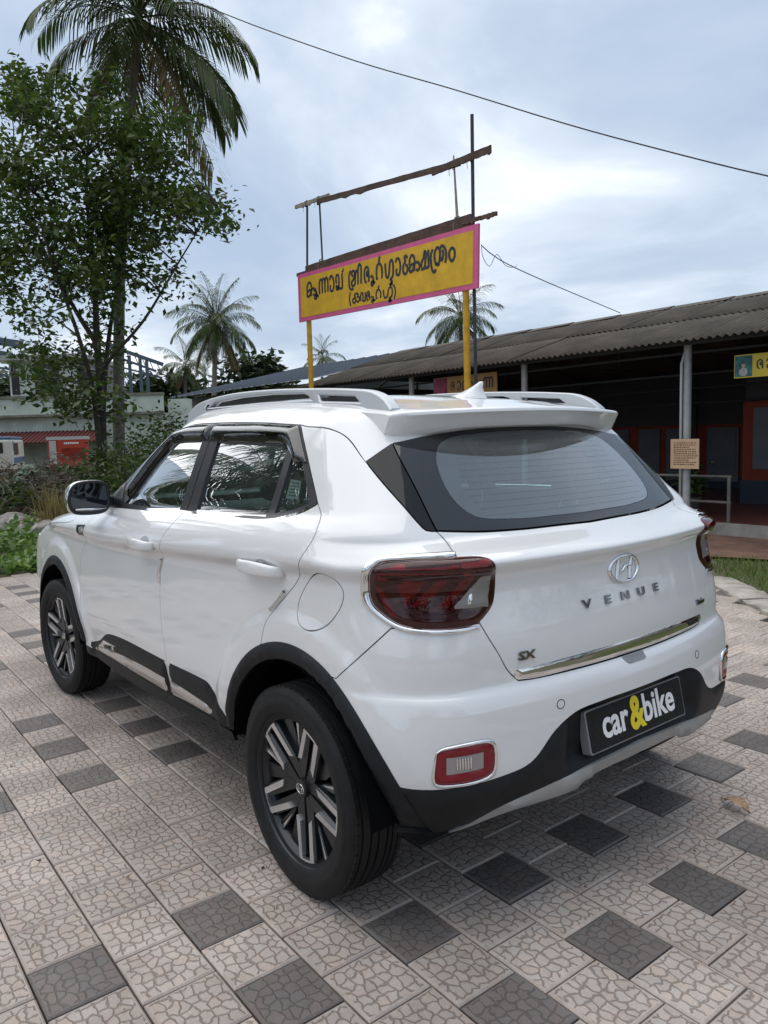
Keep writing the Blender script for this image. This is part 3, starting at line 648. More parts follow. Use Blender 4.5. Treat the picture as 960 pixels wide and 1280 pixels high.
# --- tailgate badges
def on_gate(v2, f, name, s0, z0, mat, off=.0, flip=False, parent=gate):
    """flat lettering (x to the right as read from behind) laid on the tailgate"""
    q = np.stack([s0+v2[:, 0], z0+v2[:, 1]], 1)
    p = surf('corner', q); n = bodyN(p); return mk(name, p+n*(off+v2[:, 2:3]), f, mat, parent)
for ch, s0, ds in (('V', 2.6322, 0), ('E', 2.7271, 0), ('N', 2.8150, 0), ('U', 2.9010, 0), ('E', 2.9880, 0)):
    v, f = text2d(ch, .0345, .0035, .0007); v[:, 0] *= 1.75
    on_gate(v, f, 'letter', s0, .8735, pmat('badge_dark_chrome', (.30, .30, .31), .12, 1) if 'badge_dark_chrome' not in MATS else MATS['badge_dark_chrome'], .003)
v, f = text2d('SX', .032, .003, .0009); v[:, 0] *= 1.35; v[:, 0] += .10*v[:, 1]
on_gate(v, f, 'trim_badge', 2.4000, .768, MATS['badge_dark_chrome'], .003)
v, f = text2d('Turbo', .026, .003, .0006); v[:, 0] *= 1.0; v[:, 0] += .2*v[:, 1]
on_gate(v, f, 'trim_badge', 2*SC-2.378, .779, MATS['badge_dark_chrome'], .003)
v, f = text2d('VENUE', .026, .0008, .0004); on_gate(v, f, 'strip_lettering', 2*SC-2.44, .722, SATINB, .0068)
# emblem: oval ring with a slanted H inside
emb = empty('emblem'); emb.parent = gate
def strip2d(center, half, depth=.006, bulge=.003, n=12):
    """rounded ribbon along a 2D centre line; returns verts (x, y, height) and faces"""
    c = np.array(center, float); k = len(c); d = np.gradient(c, axis=0); d /= np.linalg.norm(d, axis=1, keepdims=True); nn = np.stack([-d[:, 1], d[:, 0]], 1)
    hw = np.broadcast_to(half, (k,)); V = []; F = []
    prof = [(-1, 0), (-.95, depth*.6), (-.5, depth+bulge*.6), (0, depth+bulge), (.5, depth+bulge*.6), (.95, depth*.6), (1, 0)]; m = len(prof)
    for i in range(k):
        for u, h in prof: q = c[i]+nn[i]*hw[i]*u; V.append((q[0], q[1], h))
    for i in range(k-1):
        for j in range(m-1): F.append((i*m+j, (i+1)*m+j, (i+1)*m+j+1, i*m+j+1))
    return np.array(V), F
ax_, bx_ = .0745, .0415
t_ = np.linspace(0, 2*math.pi, 65); ring = np.stack([ax_*np.cos(t_), bx_*np.sin(t_)], 1)
v, f = strip2d(ring, .0042+.0022*np.abs(np.cos(t_))); o = on_gate(v, f, 'oval_ring', SC, .9665, CHROME, .001, parent=emb); sharp(o, 60)
hb = [catmull([(-.042, -.032), (-.034, -.002), (-.024, .034)], .004), catmull([(.024, -.034), (.034, .002), (.042, .032)], .004), catmull([(-.034, -.004), (-.014, -.008), (.014, .008), (.034, .004)], .004)]
for c_, hw in zip(hb, (.0058, .0058, .0050)):
    tt = np.linspace(0, 1, len(c_)); v, f = strip2d(c_, hw*(.75+.5*np.sin(math.pi*tt)), .005); o = on_gate(v, f, 'slanted_bar', SC, .9665, CHROME, .001, parent=emb); sharp(o, 60)
# --- number plate with its lettering
plate = empty('number_plate'); plate.parent = car
pa, pb = np.array((-.598, 0, .5790)), np.array((-.624, 0, .4570))
PC = (pa+pb)/2+np.array((-.002, 0, 0)); pu = (pa-pb); ph = np.linalg.norm(pu); pu /= ph; pr_ = np.array((0, -1., 0)); pn = np.cross(pr_, pu)
def on_plate(v): return np.array([PC+pr_*a+pu*b+pn*c for a, b, c in v])
def slab(name, w_, h_, z0, z1, mat, r=.008):
    pts = []
    for cx, cy, a0 in ((w_/2-r, h_/2-r, 0), (-w_/2+r, h_/2-r, 90), (-w_/2+r, -h_/2+r, 180), (w_/2-r, -h_/2+r, 270)):
        for k in range(5): a = R(a0+90*k/4); pts.append((cx+r*math.cos(a), cy+r*math.sin(a)))
    n = len(pts); V = [(x, y, z0) for x, y in pts]+[(x, y, z1) for x, y in pts]+[(x*.992, y*.97, z1+.0015) for x, y in pts]
    F = [tuple(range(n-1, -1, -1)), tuple(range(2*n, 3*n))]+[(i, (i+1) % n, n+(i+1) % n, n+i) for i in range(n)]+[(n+i, n+(i+1) % n, 2*n+(i+1) % n, 2*n+i) for i in range(n)]
    return mk(name, on_plate(V), F, mat, plate)
slab('plate_frame', .498, .128, -.025, .004, pmat('plate_edge', (.20, .20, .205), .35)); slab('plate_board', .488, .119, .003, .006, PLATEM)
def ptext(s, x, y, size, sx, mat, z=.0082, off=.004):
    v, f = text2d(s, size, .0004, off*size/.1, 4); v[:, 0] = v[:, 0]*sx+x; v[:, 1] += y; v[:, 2] += z
    return mk('lettering', on_plate(v), f, mat, plate)
ptext('car', -.1190, -.0300, .118, .86, WHITEP, off=.0024)
ptext('&', -.0120, -.0375, .136, .82, YELLP, .0092, off=.0034)
ptext('bike', .1080, -.0300, .118, .86, WHITEP, off=.0024)
# --- small things: parking sensors, handles, edge guards, vents
for s0, z0 in ((2.4921, .6318), (2*SC-2.4921, .6318)):
    t_ = np.linspace(0, 2*math.pi, 17)[:-1]
    panel('parking_sensor', 'corner', np.stack([s0+.012*np.cos(t_), z0+.012*np.sin(t_)], 1), PAINT, bumper, off=.0005, gap=0, flange=.004, res=.01)
    rg_, rf_ = strip2d(np.stack([.0125*np.cos(np.linspace(0, 2*math.pi, 25)), .0125*np.sin(np.linspace(0, 2*math.pi, 25))], 1), .0012, .0006, .0003); on_gate(rg_, rf_, 'sensor_ring', s0, z0, SATINB, .0004, parent=bumper)
def handle(door, sg, x0, x1, z):
    V = []; F = []; n = 14; m = 12
    for i in range(n+1):
        u = i/n; x = x0+(x1-x0)*u; c = surf('side', [(x, z+.004*u)])[0]; lift = .034*math.sin(math.pi*min(max(u, .0), 1))**.38*(1 if .0 < u < 1 else 0)
        hz = .016+.007*math.sin(math.pi*u); hy = .010
        for j in range(m):
            a = 2*math.pi*j/m; cc, ss = math.cos(a), math.sin(a)
            V.append((x, sg*(c[1]+lift+hy*np.sign(cc)*abs(cc)**.7), c[2]+hz*np.sign(ss)*abs(ss)**.7))
    for i in range(n):
        for j in range(m): F.append((i*m+j, i*m+(j+1) % m, (i+1)*m+(j+1) % m, (i+1)*m+j))
    F += [tuple(range(m)), tuple(n*m+j for j in range(m))]
    if sg < 0: F = [q[::-1] for q in F]
    ho = mk('handle', V, F, PAINT, door, smooth=True); bm = bmesh.new(); bm.from_mesh(ho.data); bmesh.ops.recalc_face_normals(bm, faces=bm.faces); bm.to_mesh(ho.data); bm.free()
    t_ = np.linspace(0, 2*math.pi, 25)[:-1]; cx = (x0*.62+x1*.38)
    q = np.stack([cx+.045*np.cos(t_), z+.012+.022*np.sin(t_)], 1)
    o = panel('handle_recess', 'side', q, MATS.get('recess_shade') or pmat('recess_shade', (.42, .43, .44), .45, coat=.6), door, off=.0012, gap=0, flange=.002, res=.02)[0]  # flat patch on the door; the hollow's shade is put into its grey
    if sg < 0: o.data.transform(Matrix.Diagonal((1, -1, 1, 1))); o.data.flip_normals()
for k, sg in ((0, 1), (1, -1)):
    handle(doors[k], sg, .985, 1.205, .982); handle(doors[2+k], sg, .045, .285, .990)
def rib(name, parent, pts, half, mat, sg, h=.008):
    v, f = strip2d(catmull(pts, .01), half, h*.6, h*.4); p = surf('side', v[:, :2]); n = bodyN(p); w_ = p+n*v[:, 2:3]; w_[:, 1] *= sg
    o = mk(name, w_, f if sg < 0 else [q[::-1] for q in f], mat, parent, smooth=True); return o
for k, sg in ((0, 1), (1, -1)):
    rib('edge_guard', doors[k], [(.962, .930), (.985, .885), (.991, .835)], np.array([.006]), CHROME, sg, .012)
    rib('edge_guard', doors[2+k], [(.045, .930), (.085, .895), (.125, .862)], np.array([.006]), CHROME, sg, .012)
vt = loop([[(2.035,.988),(1.895,.998)], [(1.895,.998),(1.915,.945)], [(1.915,.945),(2.0,.940)], [(2.0,.940),(2.035,.988)]], .02)
vi = loop([[(1.985,.980),(1.915,.986)], [(1.915,.986),(1.928,.955)], [(1.928,.955),(1.978,.952)], [(1.978,.952),(1.985,.980)]], .02)
panel('side_vent', 'side', vt, SATINB, car, holes=[vi], off=.001, dome=(.006, .006), gap=0, mirror=True, res=.015); panel('vent_insert', 'side', vi, SILVER, car, off=.0015, gap=0, flange=0, mirror=True, res=.02)
# --- rear spoiler
def spoiler():
    ys = np.concatenate([np.linspace(-.570, -.50, 8), np.linspace(-.46, .46, 24), np.linspace(.50, .570, 8)]); V = []; F = []
    for y in ys:
        e = max(0, (abs(y)-.50)/.078); g = max(0, (abs(y)-.25)/.328); xt = -.268+.36*y*y+.022*e**4; zt = 1.4735-.040*y*y-.008*e**4; th = .056+.046*g**2.0
        zb = surf('top', [(0., y), (-.03, y), (-.06, y), (-.09, y)])[:, 2]; zb = np.where(np.isnan(zb), 0, zb); pr = [(.0, zb[0]+.0005)]
        for k, x in enumerate((-.03, -.06, -.09)): u = x/xt; pr.append((x, max(zb[0]+(zt-zb[0])*u, zb[k+1]+.003)))
        x3, z3 = pr[-1]
        for u in (.5, .85): pr.append((x3+(xt+.006-x3)*u, z3+(zt-z3)*u))
        pr += [(xt+.003, zt-.001), (xt-.001, zt-.005), (xt-.002, zt-.012), (xt+.008, zt-th*.30), (xt+.030, zt-th*.72), (xt+.046, zt-th), (xt+.052, zt-th-.003), (xt+.062, zt-th-.003), (xt+.09, zt-th*.9), (xt+.15, zt-th*.75)]
        for x, z in pr: V.append((x, y, z))
    m = len(pr)
    for i in range(len(ys)-1):
        for j in range(m-1): F.append((i*m+j, i*m+j+1, (i+1)*m+j+1, (i+1)*m+j))
    F += [tuple(range(m)), tuple((len(ys)-1)*m+j for j in range(m))[::-1]]
    o = mk('rear_spoiler', V, F, PAINT, car, smooth=True); bm = bmesh.new(); bm.from_mesh(o.data); bmesh.ops.recalc_face_normals(bm, faces=bm.faces); bm.to_mesh(o.data); bm.free(); sharp(o, 40); return o
spo = spoiler()
# --- roof rails
def rail(sg):
    top = [(1.399,1.520),(1.34,1.548),(1.252,1.566),(.991,1.583),(.657,1.580),(.356,1.566),(.13,1.550),(0,1.534),(-.068,1.507),(-.112,1.472)]
    tp = catmull(top, .03); bx9 = np.linspace(-.095, 1.38, 24); bt = np.stack([bx9, surf('top', np.stack([bx9, np.full(24, .54)], 1))[:, 2]-.012], 1)
    ol = np.vstack([tp, bt]); o1 = np.array([(1.17,1.534),(1.12,1.553),(.9,1.562),(.66,1.560),(.40,1.549),(.366,1.540),(.341,1.526),(.66,1.532)]); o2 = np.array([(.292,1.537),(.085,1.521),(.058,1.503),(.278,1.517)])
    q, F, polys = tri2d(ol, [o1, o2], .03); nv = len(q); yc = .525
    def ylean(x): return yc-.018*((x-.6)/.8)**2
    hw = .021; V = [(x, sg*(ylean(x)+hw-.25*(z-1.50)), z) for x, z in q]+[(x, sg*(ylean(x)-hw-.15*(z-1.50)), z) for x, z in q]
    G = []
    for f in F:
        a, b, c = (np.array(V[i]) for i in f[:3]); g = f if np.cross(b-a, c-a)[1]*sg > 0 else f[::-1]; G.append(g); G.append(tuple(i+nv for i in g[::-1]))
    ec = {}
    for f in G[::2]:
        for i in range(len(f)): a, b = f[i], f[(i+1) % len(f)]; ec.setdefault((min(a, b), max(a, b)), []).append((a, b))
    for l in ec.values():
        if len(l) == 1: a, b = l[0]; G.append((b, a, a+nv, b+nv))
    o = mk('roof_rail', V, G, RAILM, car, smooth=True); b = o.modifiers.new('bevel', 'BEVEL'); b.width = .007; b.segments = 3; b.limit_method = 'ANGLE'; b.angle_limit = R(50); b.harden_normals = True
    fv = []; hh = [(1.10,1.552),(.66,1.556),(.37,1.545),(.36,1.53),(.66,1.533),(1.14,1.537)]
    MB().box((.05, sg*yc-.004, 1.505), (.30, sg*yc+.004, 1.528)).build('rail_insert', SATINB, o)
    return o
rail(1); rail(-1)
# --- shark fin aerial
def fin():
    V = []; F = []; n = 12; m = 10
    for i in range(n+1):
        u = i/n; zb = 1.514+.024*u
        for j in range(m):
            a = math.pi*j/(m-1); V.append(None)
    V = []; H = .062
    for i in range(n+1):
        h = i/n; xr = .015+.010*h+.012*math.sin(math.pi*h); xf = .20-.155*h**.75; wy = .034*(1-h)**.8+.0035; z = 1.513+H*h
        for j in range(m*2):
            a = 2*math.pi*j/(m*2); c, s_ = math.cos(a), math.sin(a); xm, xh = (xr+xf)/2, (xf-xr)/2; x = xm+xh*c
            taper = (1-.75*max(0, c)**1.0); V.append((x, wy*taper*np.sign(s_)*abs(s_)**.8, z+(.022*(x/.2) if True else 0)*(1-h*.5)))
    k = m*2
    for i in range(n):
        for j in range(k): F.append((i*k+j, i*k+(j+1) % k, (i+1)*k+(j+1) % k, (i+1)*k+j))
    F.append(tuple(n*k+j for j in range(k)))
    return mk('aerial', V, F, PAINT, car, smooth=True)
fin()
# --- door mirrors
def door_mirror(sg):
    root = empty('door_mirror'); root.parent = car
    cy_, cz = .918, 1.146; V = []; F = []; n = 32
    def ring(x, sy, sz, dy=0, dz=0):
        for j in range(n):
            a = 2*math.pi*j/n; c, s_ = math.cos(a), math.sin(a); py = np.sign(c)*abs(c)**.55; pz = np.sign(s_)*abs(s_)**.62
            V.append((x, sg*(cy_+dy+sy*py*(1-.14*max(0, pz)*(1 if py > 0 else -.0))), cz+dz+sz*pz*(1-.05*max(0, py))))
    for x, sy, sz, dy, dz in ((1.640,.090,.074,0,0),(1.646,.0955,.0795,0,0),(1.668,.097,.081,0,0),(1.70,.094,.078,0,0),(1.735,.078,.062,-.004,0),(1.757,.045,.036,-.008,0),(1.762,.012,.01,-.01,0)): ring(x, sy, sz, dy, dz)
    for i in range(6):
        for j in range(n): q = (i*n+j, i*n+(j+1) % n, (i+1)*n+(j+1) % n, (i+1)*n+j); F.append(q if sg < 0 else q[::-1])
    mk('mirror_cover', V, F, CHROME, root, smooth=True)
    V = []; F = []
    for x, sy, sz in ((1.643,.0955,.0795),(1.634,.094,.078),(1.634,.086,.070),(1.642,.082,.066)): ring(x, sy, sz)
    for i in range(3):
        for j in range(n): q = (i*n+j, i*n+(j+1) % n, (i+1)*n+(j+1) % n, (i+1)*n+j); F.append(q)
    mk('mirror_surround', V, F, SATINB, root, smooth=True)
    V = []; ring(1.6425, .083, .067); mk('mirror_glass', V, [tuple(range(n)) if sg > 0 else tuple(range(n-1, -1, -1))], MIRRG, root)
    MB().box((1.645, sg*.80 if sg > 0 else -.86, 1.098), (1.73, sg*.86 if sg > 0 else -.76, 1.15)).build('mirror_arm', SATINB, root, bevel=.012)
    # bright strip along the lower edge
    m = MB().tube([(1.633, sg*(cy_-.07), cz-.051), (1.6325, sg*cy_, cz-.053), (1.634, sg*(cy_+.066), cz-.050)], .0055, 6).build('bright_strip', CHROME, root, smooth=True)
    sl = loop([[(1.56,1.105),(1.80,1.098)], [(1.80,1.098),(1.66,1.205)], [(1.66,1.205),(1.56,1.105)]], .03)
    o = panel('mirror_sail', 'side', sl, SATINB, root, off=.004, dome=(.01, .02), gap=0)[0]
    if sg < 0: o.data.transform(Matrix.Diagonal((1, -1, 1, 1))); o.data.flip_normals()
for sg in (1, -1): door_mirror(sg)
# --- wheels
def make_wheel():
    root = empty('wheel'); root.parent = car       # axis along y, outer face at +y, origin at the hub centre in the tyre's mid plane
    w2 = .1075
    prof = [(.212, -.088),(.228,-.100),(.262,-.1085),(.297,-.106),(.315,-.098)]
    full = prof+[(.3225, -.091)]
    for yg in (-.075, -.045, -.018, .018, .045, .075):
        full += [(.3290-.35*yg*yg, yg-.0045), (.3212-.2*yg*yg, yg-.0032), (.3212-.2*yg*yg, yg+.0032), (.3290-.35*yg*yg, yg+.0045)]
    full += [(.3225, .091),(.315,.098),(.307,.1020),(.305,.1035),(.297,.1055),(.283,.1080),(.280,.1095),(.264,.1095),(.261,.1082),(.245,.1055),(.234,.1010),(.230,.0980),(.224,.0905),(.212,.088)]
    full = [(.236+(r_-.2295)*.869 if r_ > .2295 else r_*1.028, y_ if y_ > 0 else y_*.72) for r_, y_ in full]
    ty = MB().lathe(full, 72).build('tyre', TYRE, root, auto=40)
    # shoulder blocks
    m = MB()
    for k in range(66):
        a = 2*math.pi*k/66
        for s_ in (1, -1):
            M = Matrix.Rotation(-a, 4, 'Y')
            yb = .086 if s_ > 0 else -.062; m.box((.3135, yb-.007, -.0128), (.3203, yb+.007, .0120), M)
    tag(m.build('tread_block', TYRE, ty), kind='stuff')
    rim = MB().lathe([(r_*1.028, y_) for r_, y_ in ((.2095,-.062),(.2095,-.02),(.203,.0),(.203,.060),(.210,.074),(.2235,.0900),(.2270,.0950),(.2295,.0935),(.2290,.0870))], 72).build('rim', RIMD, root, auto=40)
    MB().lathe([(.0,.014),(.10,.016),(.170,.028),(.2150,.048)], 48).build('dark_backing', DARK, rim, smooth=True)  # black disc stands in for the shade seen between the spokes
    # five arms: dark wedge body, bright machined frame on it
    def P(r, a, y): return (r*math.cos(a), y, r*math.sin(a))
    def slabp(poly, y0f, thick, name, mat, parent, bev=.002):
        """poly in (radius, angle); y0f(r) the height of the face"""
        n = len(poly); V = [P(r, a, y0f(r)) for r, a in poly]+[P(r, a, y0f(r)-thick) for r, a in poly]
        F = [tuple(range(n))[::-1], tuple(range(n, 2*n))]+[(i, (i+1) % n, n+(i+1) % n, n+i) for i in range(n)]
        o = mk(name, V, F, mat, parent); bm = bmesh.new(); bm.from_mesh(o.data); bmesh.ops.recalc_face_normals(bm, faces=bm.faces); bm.to_mesh(o.data); bm.free()
        return o
    face = lambda r: .066+.018*min(1, max(0, (r-.04)/.16))
    def xy(u, v, a0):      # u along the arm, v across it
        return (1.065*math.hypot(u, v), a0+math.atan2(v, u))
    for k in range(5):
        a0 = R(-101)+2*math.pi*k/5
        cs = lambda pts: [xy(u, v, a0) for u, v in pts]
        # bright U: two legs joined at the outer end
        for s_ in (1, -1):
            slabp(cs([(.082, s_*.042), (.096, s_*.024), (.198, s_*.0205), (.2125, s_*.0385)]), lambda r: face(r)+.004, .014, 'bright_spoke', RIMS, rim)
        slabp(cs([(.2125, .0383), (.198, .0223), (.198, -.0223), (.2125, -.0383), (.2160, 0)]), lambda r: face(r)+.0038, .014, 'bright_spoke', RIMS, rim)
        # dark arm below it, split by a slot
        for s_ in (1, -1):
            slabp(cs([(.02, s_*.004), (.10, s_*.0075), (.19, s_*.010), (.209, s_*.046), (.12, s_*.046), (.06, s_*.043), (.02, s_*.014)]), lambda r: face(r)-.004, .035, 'spoke', RIMD, rim)
        # twisted blade between two arms
        a1 = a0+math.pi/5
        pts = [(.055, -.010), (.12, -.030), (.206, -.062), (.210, -.010), (.13, .002)]
        slabp([xy(u, v, a1) for u, v in pts], lambda r: face(r)-.017, .02, 'spoke', RIMD, rim)
        pts = [(.07, .010), (.206, .058), (.208, .030), (.12, .010)]
        slabp([xy(u, v, a1) for u, v in pts], lambda r: face(r)-.012, .02, 'spoke', RIMD, rim)
        slabp([xy(u, v, a1) for u, v in [(.115, .013), (.200, .030), (.207, .044)]], lambda r: face(r)-.009, .006, 'bright_fin', RIMS, rim)
        # lug nut
        M = Matrix.Rotation(-(a0+math.pi/5), 4, 'Y')
        MB().lathe([(.0,.052),(.008,.052),(.009,.046),(.009,.03)], 8, c=(0, 0, 0)).build('wheel_nut', DARK, rim).data.transform(M @ Matrix.Translation((.052, 0, 0)))
    hub = MB().lathe([(0,.076),(.024,.0755),(.029,.073),(.030,.06),(.044,.058),(.046,.04)], 32).build('hub_cap', RIMD, root, auto=40)
    t_ = np.linspace(0, 2*math.pi, 33); v, f = strip2d(np.stack([.020*np.cos(t_), .0145*np.sin(t_)], 1), .0018, .001, .0005)
    def onhub(v): return [(-a, .0757+c, b) for a, b, c in v]
    mk('hub_emblem', onhub(v), f, CHROME, hub)
    for c_ in ([(-.013,-.009),(-.007,.009)], [(.007,-.009),(.013,.009)], [(-.010,-.001),(.010,.001)]):
        v, f = strip2d(catmull(c_, .004), .0018, .001, .0005); mk('hub_emblem', onhub(v), f, CHROME, hub)
    return root
def copy_tree(o, parent=None):
    c = o.copy(); COL.objects.link(c); c.parent = parent
    for ch in [x for x in bpy.data.objects if x.parent == o]: copy_tree(ch, c)
    return c
wh = make_wheel()
bpy.context.view_layer.update()
WY = .770
spots = [((0, WY), 0, 0), ((2.5, WY), R(4), R(24)), ((0, -WY), math.pi, R(10)), ((2.5, -WY), math.pi+R(4), R(50))]
for i, ((x, y), rz, spin) in enumerate(spots):
    o = wh if i == 0 else copy_tree(wh, car)
    o.location = (x, y, .3222); o.rotation_mode = 'XYZ'
    o.rotation_euler = (Matrix.Rotation(rz, 4, 'Z') @ Matrix.Rotation(spin, 4, 'Y')).to_euler()
# --- cabin
def rbox(name, lo, hi, mat, parent, M=None, bev=.04, seg=3): return MB().box(lo, hi, M).build(name, mat, parent, bevel=bev, seg=seg)
def seat(x, y, wdt, mat=SEATM, heads=(0,), rake=18):
    s_ = empty('seat', (x, y, .45)); s_.parent = car
    rbox('cushion', (-.25, -wdt/2, 0), (.27, wdt/2, .15), mat, s_, bev=.05)
    M = Matrix.Translation((-.24, 0, .12)) @ Matrix.Rotation(R(-rake), 4, 'Y')
    rbox('backrest', (-.06, -wdt/2, 0), (.06, wdt/2, .56), mat, s_, M, .05)
    for h in heads:
        rbox('headrest', (-.05, h-.12, .60), (.04, h+.12, .76), mat, s_, M, .045)
        MB().tube([M @ Vector((0, h-.05, .54)), M @ Vector((0, h-.05, .63))], .006, 6).tube([M @ Vector((0, h+.05, .54)), M @ Vector((0, h+.05, .63))], .006, 6).build('headrest_post', CHROME, s_)
seat(1.25, .37, .50); seat(1.25, -.37, .50); seat(.38, 0, 1.18, heads=(.38, -.38), rake=20)
rbox('dashboard', (1.72, -.70, .78), (2.02, .70, 1.055), DASHM, car, bev=.07)
MB().lathe([(.175, -.012), (.188, 0), (.175, .012), (.162, 0)], 32, close=True).build('steering_wheel', SATINB, car, smooth=True).matrix_local = Matrix.Translation((1.62, -.37, 1.02)) @ Matrix.Rotation(R(90), 4, 'Z') @ Matrix.Rotation(R(-20), 4, 'X')
rbox('parcel_shelf', (-.36, -.55, .98), (.10, .55, 1.0), SEATM, car, bev=.008)
MB().box((-.30, -.60, .32), (2.0, .60, .36)).build('cabin_floor', SEATM, car)
rbox('cabin_mirror', (1.38, -.12, 1.36), (1.41, .12, 1.42), SATINB, car, bev=.012)
wi = MB().tube([(-.50, -.02, 1.112), (-.462, .08, 1.116), (-.45, .16, 1.118)], .006, 6)

# heater lines on the rear window
for i in range(12):
    z = 1.150+i*.0185; h = min(.56, .60-.55*max(0, 1.30-z)**1.0*1.3) if z < 1.30 else .56; k = 40
    q = np.stack([np.linspace(SC-h, SC+h, k), np.full(k, z)], 1); a_ = surf('corner', q); nb2 = bodyN(a_); up_ = np.array([.0, 0, .00028])
    V = [tuple(p) for p in a_+nb2*.0008+up_]+[tuple(p) for p in a_+nb2*.0008-up_]; mk('heater_line', V, [(j, j+1, k+j+1, k+j) for j in range(k-1)], MATS.get('heater_brown') or pmat('heater_brown', (.10, .07, .05), .6), gate)
# ------------------------------------------------------------------ the place
def at(u, v, d): return Vector(CAM+(CF+(u-480)/FPX*CR-(v-640)/FPX*CU)*d)       # point seen at photo position (u, v), d metres along the view axis
def in_view(p, m=30):
    d = np.array(p)-CAM; z = d @ CF
    if z < .3: return None
    u, v = 480+FPX*(d @ CR)/z, 640-FPX*(d @ CU)/z
    return (z if -m < u < 960+m and -m < v < 1280+m else None)
def ground_mat():
    m, t, b = nmat('soil_and_grass')
    tcn = ND(t, 'ShaderNodeTexCoord'); n1_ = ND(t, 'ShaderNodeTexNoise', _Scale=.6, _Detail=8, _Roughness=.65); n2_ = ND(t, 'ShaderNodeTexNoise', _Scale=14, _Detail=6)
    t.links.new(tcn.outputs['Object'], n1_.inputs['Vector']); t.links.new(tcn.outputs['Object'], n2_.inputs['Vector'])
    r1 = ND(t, 'ShaderNodeValToRGB'); r1.color_ramp.elements[0].position = .42; r1.color_ramp.elements[1].position = .58
    r1.color_ramp.elements[0].color = (.060, .085, .025, 1); r1.color_ramp.elements[1].color = (.15, .105, .075, 1)
    mx = ND(t, 'ShaderNodeMix', data_type='RGBA', blend_type='MULTIPLY'); mx.inputs[0].default_value = .7
    r2 = ND(t, 'ShaderNodeValToRGB'); r2.color_ramp.elements[0].color = (.45, .45, .45, 1); r2.color_ramp.elements[1].color = (1.2, 1.2, 1.1, 1)
    t.links.new(n1_.outputs['Fac'], r1.inputs[0]); t.links.new(n2_.outputs['Fac'], r2.inputs[0]); t.links.new(r1.outputs[0], mx.inputs['A']); t.links.new(r2.outputs[0], mx.inputs['B'])
    t.links.new(mx.outputs['Result'], b.inputs['Base Color']); b.inputs['Roughness'].default_value = .9
    bp = ND(t, 'ShaderNodeBump', _Strength=.6, _Distance=.03); t.links.new(n2_.outputs['Fac'], bp.inputs['Height']); t.links.new(bp.outputs['Normal'], b.inputs['Normal']); return m
def tile_mat(name, stone, groove, dark=False):
    m, t, b = nmat(name)
    ge = ND(t, 'ShaderNodeNewGeometry'); dn = ND(t, 'ShaderNodeTexNoise', _Scale=9, _Detail=2)
    ad = ND(t, 'ShaderNodeVectorMath', operation='MULTIPLY_ADD'); ad.inputs[1].default_value = (.045, .045, 0)
    t.links.new(ge.outputs['Position'], dn.inputs['Vector']); t.links.new(dn.outputs['Color'], ad.inputs[0]); t.links.new(ge.outputs['Position'], ad.inputs[2])
    uv = ND(t, 'ShaderNodeUVMap'); uo = ND(t, 'ShaderNodeObjectInfo'); ui = ND(t, 'ShaderNodeNewGeometry'); us = ND(t, 'ShaderNodeMath', operation='ADD'); t.links.new(uo.outputs['Random'], us.inputs[0]); t.links.new(ui.outputs['Random Per Island'], us.inputs[1])
    um = ND(t, 'ShaderNodeVectorMath', operation='SCALE'); um.inputs[0].default_value = (41, 67, 0); t.links.new(us.outputs[0], um.inputs['Scale'])
    u2 = ND(t, 'ShaderNodeVectorMath', operation='MULTIPLY_ADD'); u2.inputs[1].default_value = (5.6, 6.4, 0); t.links.new(uv.outputs[0], u2.inputs[0]); t.links.new(um.outputs[0], u2.inputs[2])
    wob = ND(t, 'ShaderNodeTexNoise', _Scale=1.1, _Detail=1); t.links.new(u2.outputs[0], wob.inputs['Vector']); fl_ = ND(t, 'ShaderNodeVectorMath', operation='MULTIPLY_ADD'); fl_.inputs[1].default_value = (.9, .9, 0); t.links.new(wob.outputs['Color'], fl_.inputs[0]); t.links.new(u2.outputs[0], fl_.inputs[2])
    ve = ND(t, 'ShaderNodeTexVoronoi', feature='DISTANCE_TO_EDGE', voronoi_dimensions='2D', _Scale=1, _Randomness=.62); vc = ND(t, 'ShaderNodeTexVoronoi', feature='F1', voronoi_dimensions='2D', _Scale=1, _Randomness=.62)
    t.links.new(fl_.outputs[0], ve.inputs['Vector']); t.links.new(fl_.outputs[0], vc.inputs['Vector'])
    mr = ND(t, 'ShaderNodeMapRange', interpolation_type='SMOOTHSTEP'); mr.inputs['From Min'].default_value = .02; mr.inputs['From Max'].default_value = .13
    # plain rim around each tile: the pattern stops short of the edge
    sx = ND(t, 'ShaderNodeSeparateXYZ'); t.links.new(uv.outputs[0], sx.inputs[0]); eds = []
    for ax in ('X', 'Y'):
        a1 = ND(t, 'ShaderNodeMath', operation='SUBTRACT'); a1.inputs[1].default_value = .5; t.links.new(sx.outputs[ax], a1.inputs[0]); a2 = ND(t, 'ShaderNodeMath', operation='ABSOLUTE'); t.links.new(a1.outputs[0], a2.inputs[0]); eds.append(a2)
    mxx = ND(t, 'ShaderNodeMath', operation='MAXIMUM'); t.links.new(eds[0].outputs[0], mxx.inputs[0]); t.links.new(eds[1].outputs[0], mxx.inputs[1])
    rim = ND(t, 'ShaderNodeMapRange'); rim.inputs['From Min'].default_value = .455; rim.inputs['From Max'].default_value = .468; t.links.new(mxx.outputs[0], rim.inputs['Value'])
    dd = ND(t, 'ShaderNodeMath', operation='MAXIMUM'); t.links.new(ve.outputs['Distance'], dd.inputs[0]); t.links.new(rim.outputs['Result'], dd.inputs[1]); t.links.new(dd.outputs[0], mr.inputs['Value'])
    sp_ = ND(t, 'ShaderNodeSeparateColor'); t.links.new(vc.outputs['Color'], sp_.inputs[0])
    n3 = ND(t, 'ShaderNodeTexNoise', _Scale=1.5, _Detail=8, _Roughness=.72); t.links.new(ge.outputs['Position'], n3.inputs['Vector'])
